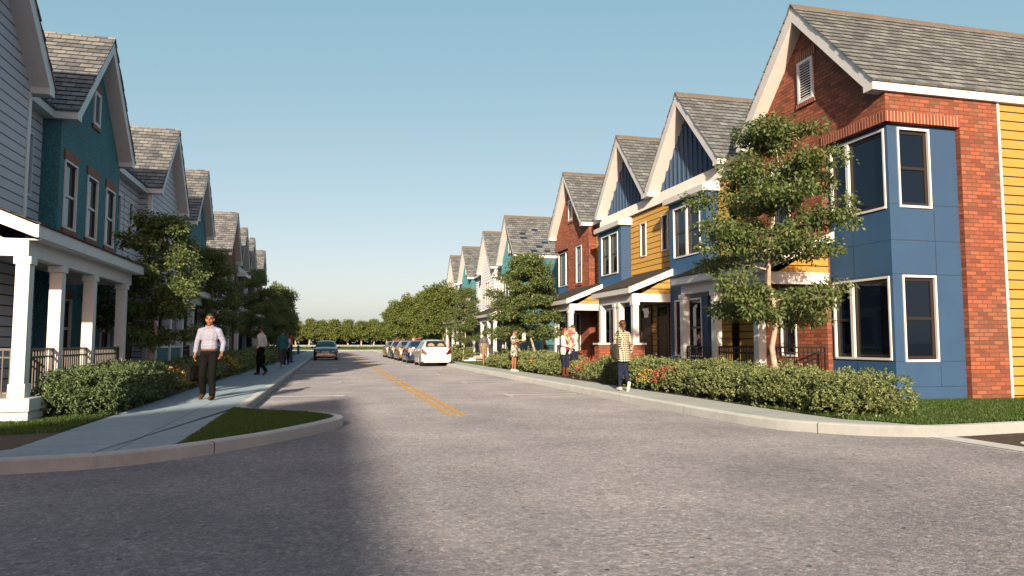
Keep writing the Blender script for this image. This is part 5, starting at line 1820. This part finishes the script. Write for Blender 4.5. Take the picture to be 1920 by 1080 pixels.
    for sx in (-1, 1):
        ey = MB(); ey.ell(P(sx * 0.031, -0.081, 0.012), (0.012, 0.008, 0.006), rot, 8, 5)
        ey.build('eye', [EYE], root, smooth=True)
        br = MB(); br.capsule(P(sx * 0.016, -0.093, 0.036), P(sx * 0.05, -0.082, 0.036), 0.005, 0.004, 6)
        br.build('eyebrow', [hair], root, smooth=True)
    mo = MB(); mo.ell(P(0, -0.0965, -0.056), (0.022, 0.006, 0.006), rot, 10, 5); mo.build('mouth', [LIP], root, smooth=True)
    return root

def placed(name, label, cat, mb, mats, parts=(), loc=(0, 0, 0), rz=0, bevel=0.01, smooth=False):
    root = empty(name, loc, rz, label, cat)
    mb.build(parts[0], mats, root, bevel=bevel, smooth=smooth)
    return root

def satchel(label, loc, rz, mat, w=0.40, h=0.33, d=0.12, strap=0.16):
    root = empty('bag', loc, rz, label, 'bag')
    m = MB()
    m.ell((0, 0, h / 2), (w / 2, d / 2, h / 2), None, 16, 10); m.box(-w * .42, w * .42, -d * .38, d * .38, 0.01, h * 0.9)
    link('pouch', remesh(m, 'pouch', [C_[mat]], 0.012, 5), root)
    s = MB()
    n = 12
    pts = [(0.11 * math.cos(math.pi * i / n), 0, h * 0.88 + strap * math.sin(math.pi * i / n)) for i in range(n + 1)]
    s.tube(pts, [0.012] * (n + 1), 8)
    s.build('handle', [C_[mat]], root, smooth=True)
    f = MB(); f.box(-w * .3, w * .3, -d * .56, -d * .40, h * .15, h * .55)
    f.build('pocket', [C_[mat]], root, bevel=0.01)
    return root

X, Y = -2.42, 15.85
person('man in speckled white shirt and dark trousers walking towards the viewer on the shaded pavement', (X, Y), R(-10), 1.77, SKM, HAIRB, 'short', 'shirt1', 'rolled', 'black', 'brown',
       legpose=dict(Rk=(-0.115, -0.02, 0.49), Ra=(-0.15, 0.15, 0.12), Lk=(0.105, -0.10, 0.50), La=(0.125, -0.11, 0.085), Rt=R(20)),
       arms=dict(Re=(-0.255, 0.03, 1.14), Rw=(-0.27, -0.02, 0.90), Le=(0.265, 0.06, 1.15), Lw=(0.27, -0.06, 0.93)), belt=True, voxel=0.010, head=(R(8), 0))
satchel('black satchel hanging from the hand of the man in speckled shirt', (X - 0.29, Y - 0.02, 0.15 + 0.36), R(62), 'bagk', 0.36, 0.36, 0.13)
bw = MB(); bw.tube([(0.27, -0.05, 0.952), (0.27, -0.056, 0.93)], [0.032, 0.032], 14)
X, Y = -2.45, 27.4
person('man in white shirt and dark trousers seen in profile, walking left across the pavement', (X, Y), R(-118), 1.77, SKD, HAIRB, 'short', 'white', 'rolled', 'black', 'brown',
       legpose=dict(Rk=(-0.08, -0.12, 0.50), Ra=(-0.08, -0.14, 0.085), Lk=(0.08, 0.02, 0.49), La=(0.08, 0.28, 0.16), Lt=R(40)),
       arms=dict(Le=(0.23, 0.08, 1.14), Lw=(0.22, -0.02, 0.92), Re=(-0.24, 0.04, 1.14), Rw=(-0.25, -0.06, 0.90)), belt=True)
satchel('black satchel in the far hand of the man in profile', (X - 0.02, Y + 0.30, 0.15 + 0.42), R(-118 + 90), 'bagk', 0.38, 0.34, 0.12)
person('man in teal sweater and grey jeans walking away on the shaded pavement', (-2.15, 34.3), R(205), 1.78, SKD, HAIRB, 'short', 'teal', 'rolled', 'greyj', 'shoew',
       legpose=dict(Rk=(-0.10, -0.10, 0.50), Ra=(-0.12, -0.26, 0.10), Lk=(0.10, 0.05, 0.49), La=(0.11, 0.36, 0.15), Lt=R(30)), tuck=False, voxel=0.016)
person('woman in white top carrying a child, half hidden behind the man in teal', (-2.25, 39.5), R(200), 1.66, SKL, HAIRN, 'long', 'white', 'short', 'black', 'black', female=True, voxel=0.018,
       arms=dict(Le=(0.22, -0.06, 1.12), Lw=(0.08, -0.24, 1.1), Re=(-0.22, -0.06, 1.12), Rw=(-0.08, -0.24, 1.06)))
person('small child in red held on the arm of the woman in white top', (-2.45, 39.7), R(30), 0.85, SKL, HAIRN, 'short', 'red', 'long', 'blue', 'shoew', z=0.95, voxel=0.02,
       legpose=dict(Lk=(0.1, -0.25, 0.75), La=(0.12, -0.28, 0.4), Rk=(-0.1, -0.25, 0.75), Ra=(-0.12, -0.28, 0.4)))
person('man in red shirt, blue jeans and dark hat raising a hand to his face', (-2.3, 44.2), R(110), 1.78, SKD, HAIRB, 'hat', 'red', 'short', 'jeans', 'greyj',
       arms=dict(Le=(0.24, -0.12, 1.22), Lw=(0.10, -0.25, 1.50)), voxel=0.018, legpose=dict(La=(0.1, -0.1, .085), Lk=(0.09, -.05, .49)))
X, Y = 6.82, 16.25
person('woman in black and white checked coat seen from behind, one heel raised', (X, Y), R(183), 1.72, SKM, HAIRN, 'bun', 'check', 'long', 'navy', 'shoew', female=True, coat=('check', 0.72, 0.20), voxel=0.010,
       legpose=dict(Lk=(0.045, -0.05, 0.49), La=(0.055, -0.07, 0.085), Rk=(-0.07, -0.02, 0.49), Ra=(-0.03, 0.26, 0.19), Rt=R(62)),
       arms=dict(Re=(-0.235, 0.05, 1.13), Rw=(-0.235, -0.03, 0.90), Le=(0.235, 0.06, 1.14), Lw=(0.21, -0.12, 1.0)))
root = empty('bag', (X - 0.235, Y - 0.1, 0.15 + 0.74), R(95), 'grey slouchy tote bag on the shoulder of the woman in checked coat', 'bag')
m = MB(); m.ell((0, 0, 0.2), (0.19, 0.06, 0.20), None, 16, 10); m.box(-0.15, 0.15, -0.035, 0.035, 0.02, 0.36)
link('pouch', remesh(m, 'pouch', [C_['bag']], 0.012, 5), root)
m = MB(); m.tube([(0.12, 0, 0.34), (0.085, -0.02, 0.5), (0.03, -0.075, 0.70), (-0.03, -0.075, 0.70), (-0.07, -0.02, 0.5), (-0.10, 0, 0.34)], [0.014] * 6, 8)
m.build('strap', [C_['bag']], root, smooth=True)
# couple with a baby
person('woman in white cardigan, red top and tall brown boots leaning towards the man', (7.86, 23.75), R(28), 1.68, SKL, HAIRR, 'bun', 'red', 'none', 'navy', 'brown', female=True, boots=True, coat=None,
       arms=dict(Le=(0.22, -0.08, 1.13), Lw=(0.10, -0.26, 1.10), Re=(-0.20, -0.06, 1.13), Rw=(-0.02, -0.25, 1.04)), head=(R(25), R(8)), voxel=0.014)
cg = col.objects[-1]
wr = [o for o in col.objects if o.get('label', '').startswith('woman in white cardigan')][0]
m = MB()
for sx in (-1, 1):
    m.ell((sx * 0.105, 0.015, 1.22), (0.085, 0.125, 0.26)); m.ell((sx * 0.11, 0.02, 0.92), (0.085, 0.13, 0.2))
    m.capsule((sx * 0.165, 0.012, 1.405), (sx * 0.22, -0.06, 1.13), 0.064, 0.055)
    m.capsule((sx * 0.22, -0.06, 1.13), (sx * 0.12, -0.2, 1.09), 0.054, 0.046)
m.ell((0, 0.05, 1.2), (0.15, 0.09, 0.26)); m.ell((0, 0.05, 0.92), (0.15, 0.1, 0.2)); m.capsule((-0.13, 0.02, 1.42), (0.13, 0.02, 1.42), 0.068, 0.068)
link('cardigan', remesh(m, 'cardigan', [C_['white']], 0.014, 5), wr)
m = MB(); m.tube([(0.07, -0.04, 1.45), (0.06, -0.115, 1.36), (0.03, -0.13, 1.2)], [0.035, 0.035, 0.028], 8); m.tube([(-0.07, -0.04, 1.45), (-0.05, -0.115, 1.36), (-0.02, -0.13, 1.26)], [0.035, 0.035, 0.028], 8)
m.build('scarf', [C_['green']], wr, smooth=True)
person('man in loose white shirt and dark jeans bending to kiss the woman in cardigan', (8.27, 24.0), R(228), 1.80, SKL, HAIRN, 'short', 'white', 'long', 'navy', 'brown', tuck=False, voxel=0.014, lean=-0.05,
       arms=dict(Re=(-0.25, -0.04, 1.13), Rw=(-0.13, -0.27, 1.05), Le=(0.25, -0.04, 1.13), Lw=(0.10, -0.26, 1.08)), head=(0, R(14)))
person('baby in pink held between the kissing couple', (8.02, 23.78), R(60), 0.80, SKL, HAIRN, 'short', 'pink', 'long', 'pink', 'shoew', z=1.08, voxel=0.016,
       legpose=dict(Lk=(0.12, -0.22, 0.78), La=(0.12, -0.30, 0.45), Rk=(-0.12, -0.22, 0.78), Ra=(-0.12, -0.30, 0.45)), arms=dict(Le=(0.22, -0.15, 1.2), Lw=(0.15, -0.32, 1.3), Re=(-0.22, -0.15, 1.2), Rw=(-0.15, -0.32, 1.3)))
X, Y = 7.1, 28.0
person('woman in black and white printed dress reading a paper on the sunlit pavement', (X, Y), R(42), 1.72, SKM, HAIRB, 'pony', 'print', 'short', 'black', 'shoew', bare_legs=True, skirt=('print', 0.62, 0.19), female=True, voxel=0.014,
       arms=dict(Re=(-0.22, -0.06, 1.15), Rw=(-0.02, -0.28, 1.28), Le=(0.22, -0.10, 1.16), Lw=(0.16, -0.38, 1.24)), head=(R(18), R(6)))
root = empty('paper', (X + 0.33, Y - 0.21, 1.37), R(42), 'white sheet of paper held up by the woman in printed dress', 'paper')
m = MB(); m.prism([(-0.10, 0.0, 0), (0.12, -0.03, 0.06), (0.10, -0.028, 0.34), (-0.08, 0.0, 0.30)], [(-0.10, 0.006, 0), (0.12, -0.024, 0.06), (0.10, -0.022, 0.34), (-0.08, 0.006, 0.30)])
m.build('sheet', [C_['paper']], root)
root = empty('backpack', (X - 0.12, Y + 0.19, 0.15 + 0.92), R(42), 'black backpack worn by the woman reading a paper', 'backpack')
m = MB(); m.ell((0, 0.03, 0.24), (0.16, 0.10, 0.26), None, 14, 10)
link('pack', remesh(m, 'pack', [C_['bagk']], 0.014, 4), root)
m = MB()
for sx in (-0.1, 0.1): m.tube([(sx, -0.03, 0.05), (sx * 1.5, -0.12, 0.2), (sx * 1.3, -0.28, 0.38), (sx, -0.2, 0.5), (sx, -0.03, 0.44)], [0.016] * 5, 6)
m.build('strap', [C_['bagk']], root, smooth=True)
person('woman in grey jacket over a spotted dress walking towards the viewer', (7.45, 35.5), R(-8), 1.70, SKM, HAIRB, 'afro', 'grey', 'long', 'black', 'tan', bare_legs=True, skirt=('leop', 0.60, 0.18), female=True, voxel=0.016,
       legpose=dict(Rk=(-0.05, -0.08, 0.49), Ra=(-0.03, -0.10, 0.085), Lk=(0.07, -0.10, 0.50), La=(-0.01, 0.26, 0.36), Lt=R(50)))
person('person in red top far off beyond the gold sedan', (6.75, 78.0), R(40), 1.74, SKD, HAIRB, 'short', 'red', 'short', 'navy', 'black', voxel=0.025)
person('dark-haired person far off behind the roofs of the parked sedans', (7.0, 73.5), R(10), 1.78, SKD, HAIRB, 'afro', 'grey', 'long', 'navy', 'black', voxel=0.025)
person('small child in blue at the far end of the shaded pavement', (-2.95, 70.0), R(20), 1.05, SKL, HAIRR, 'short', 'blue', 'short', 'blue', 'shoew', voxel=0.03)
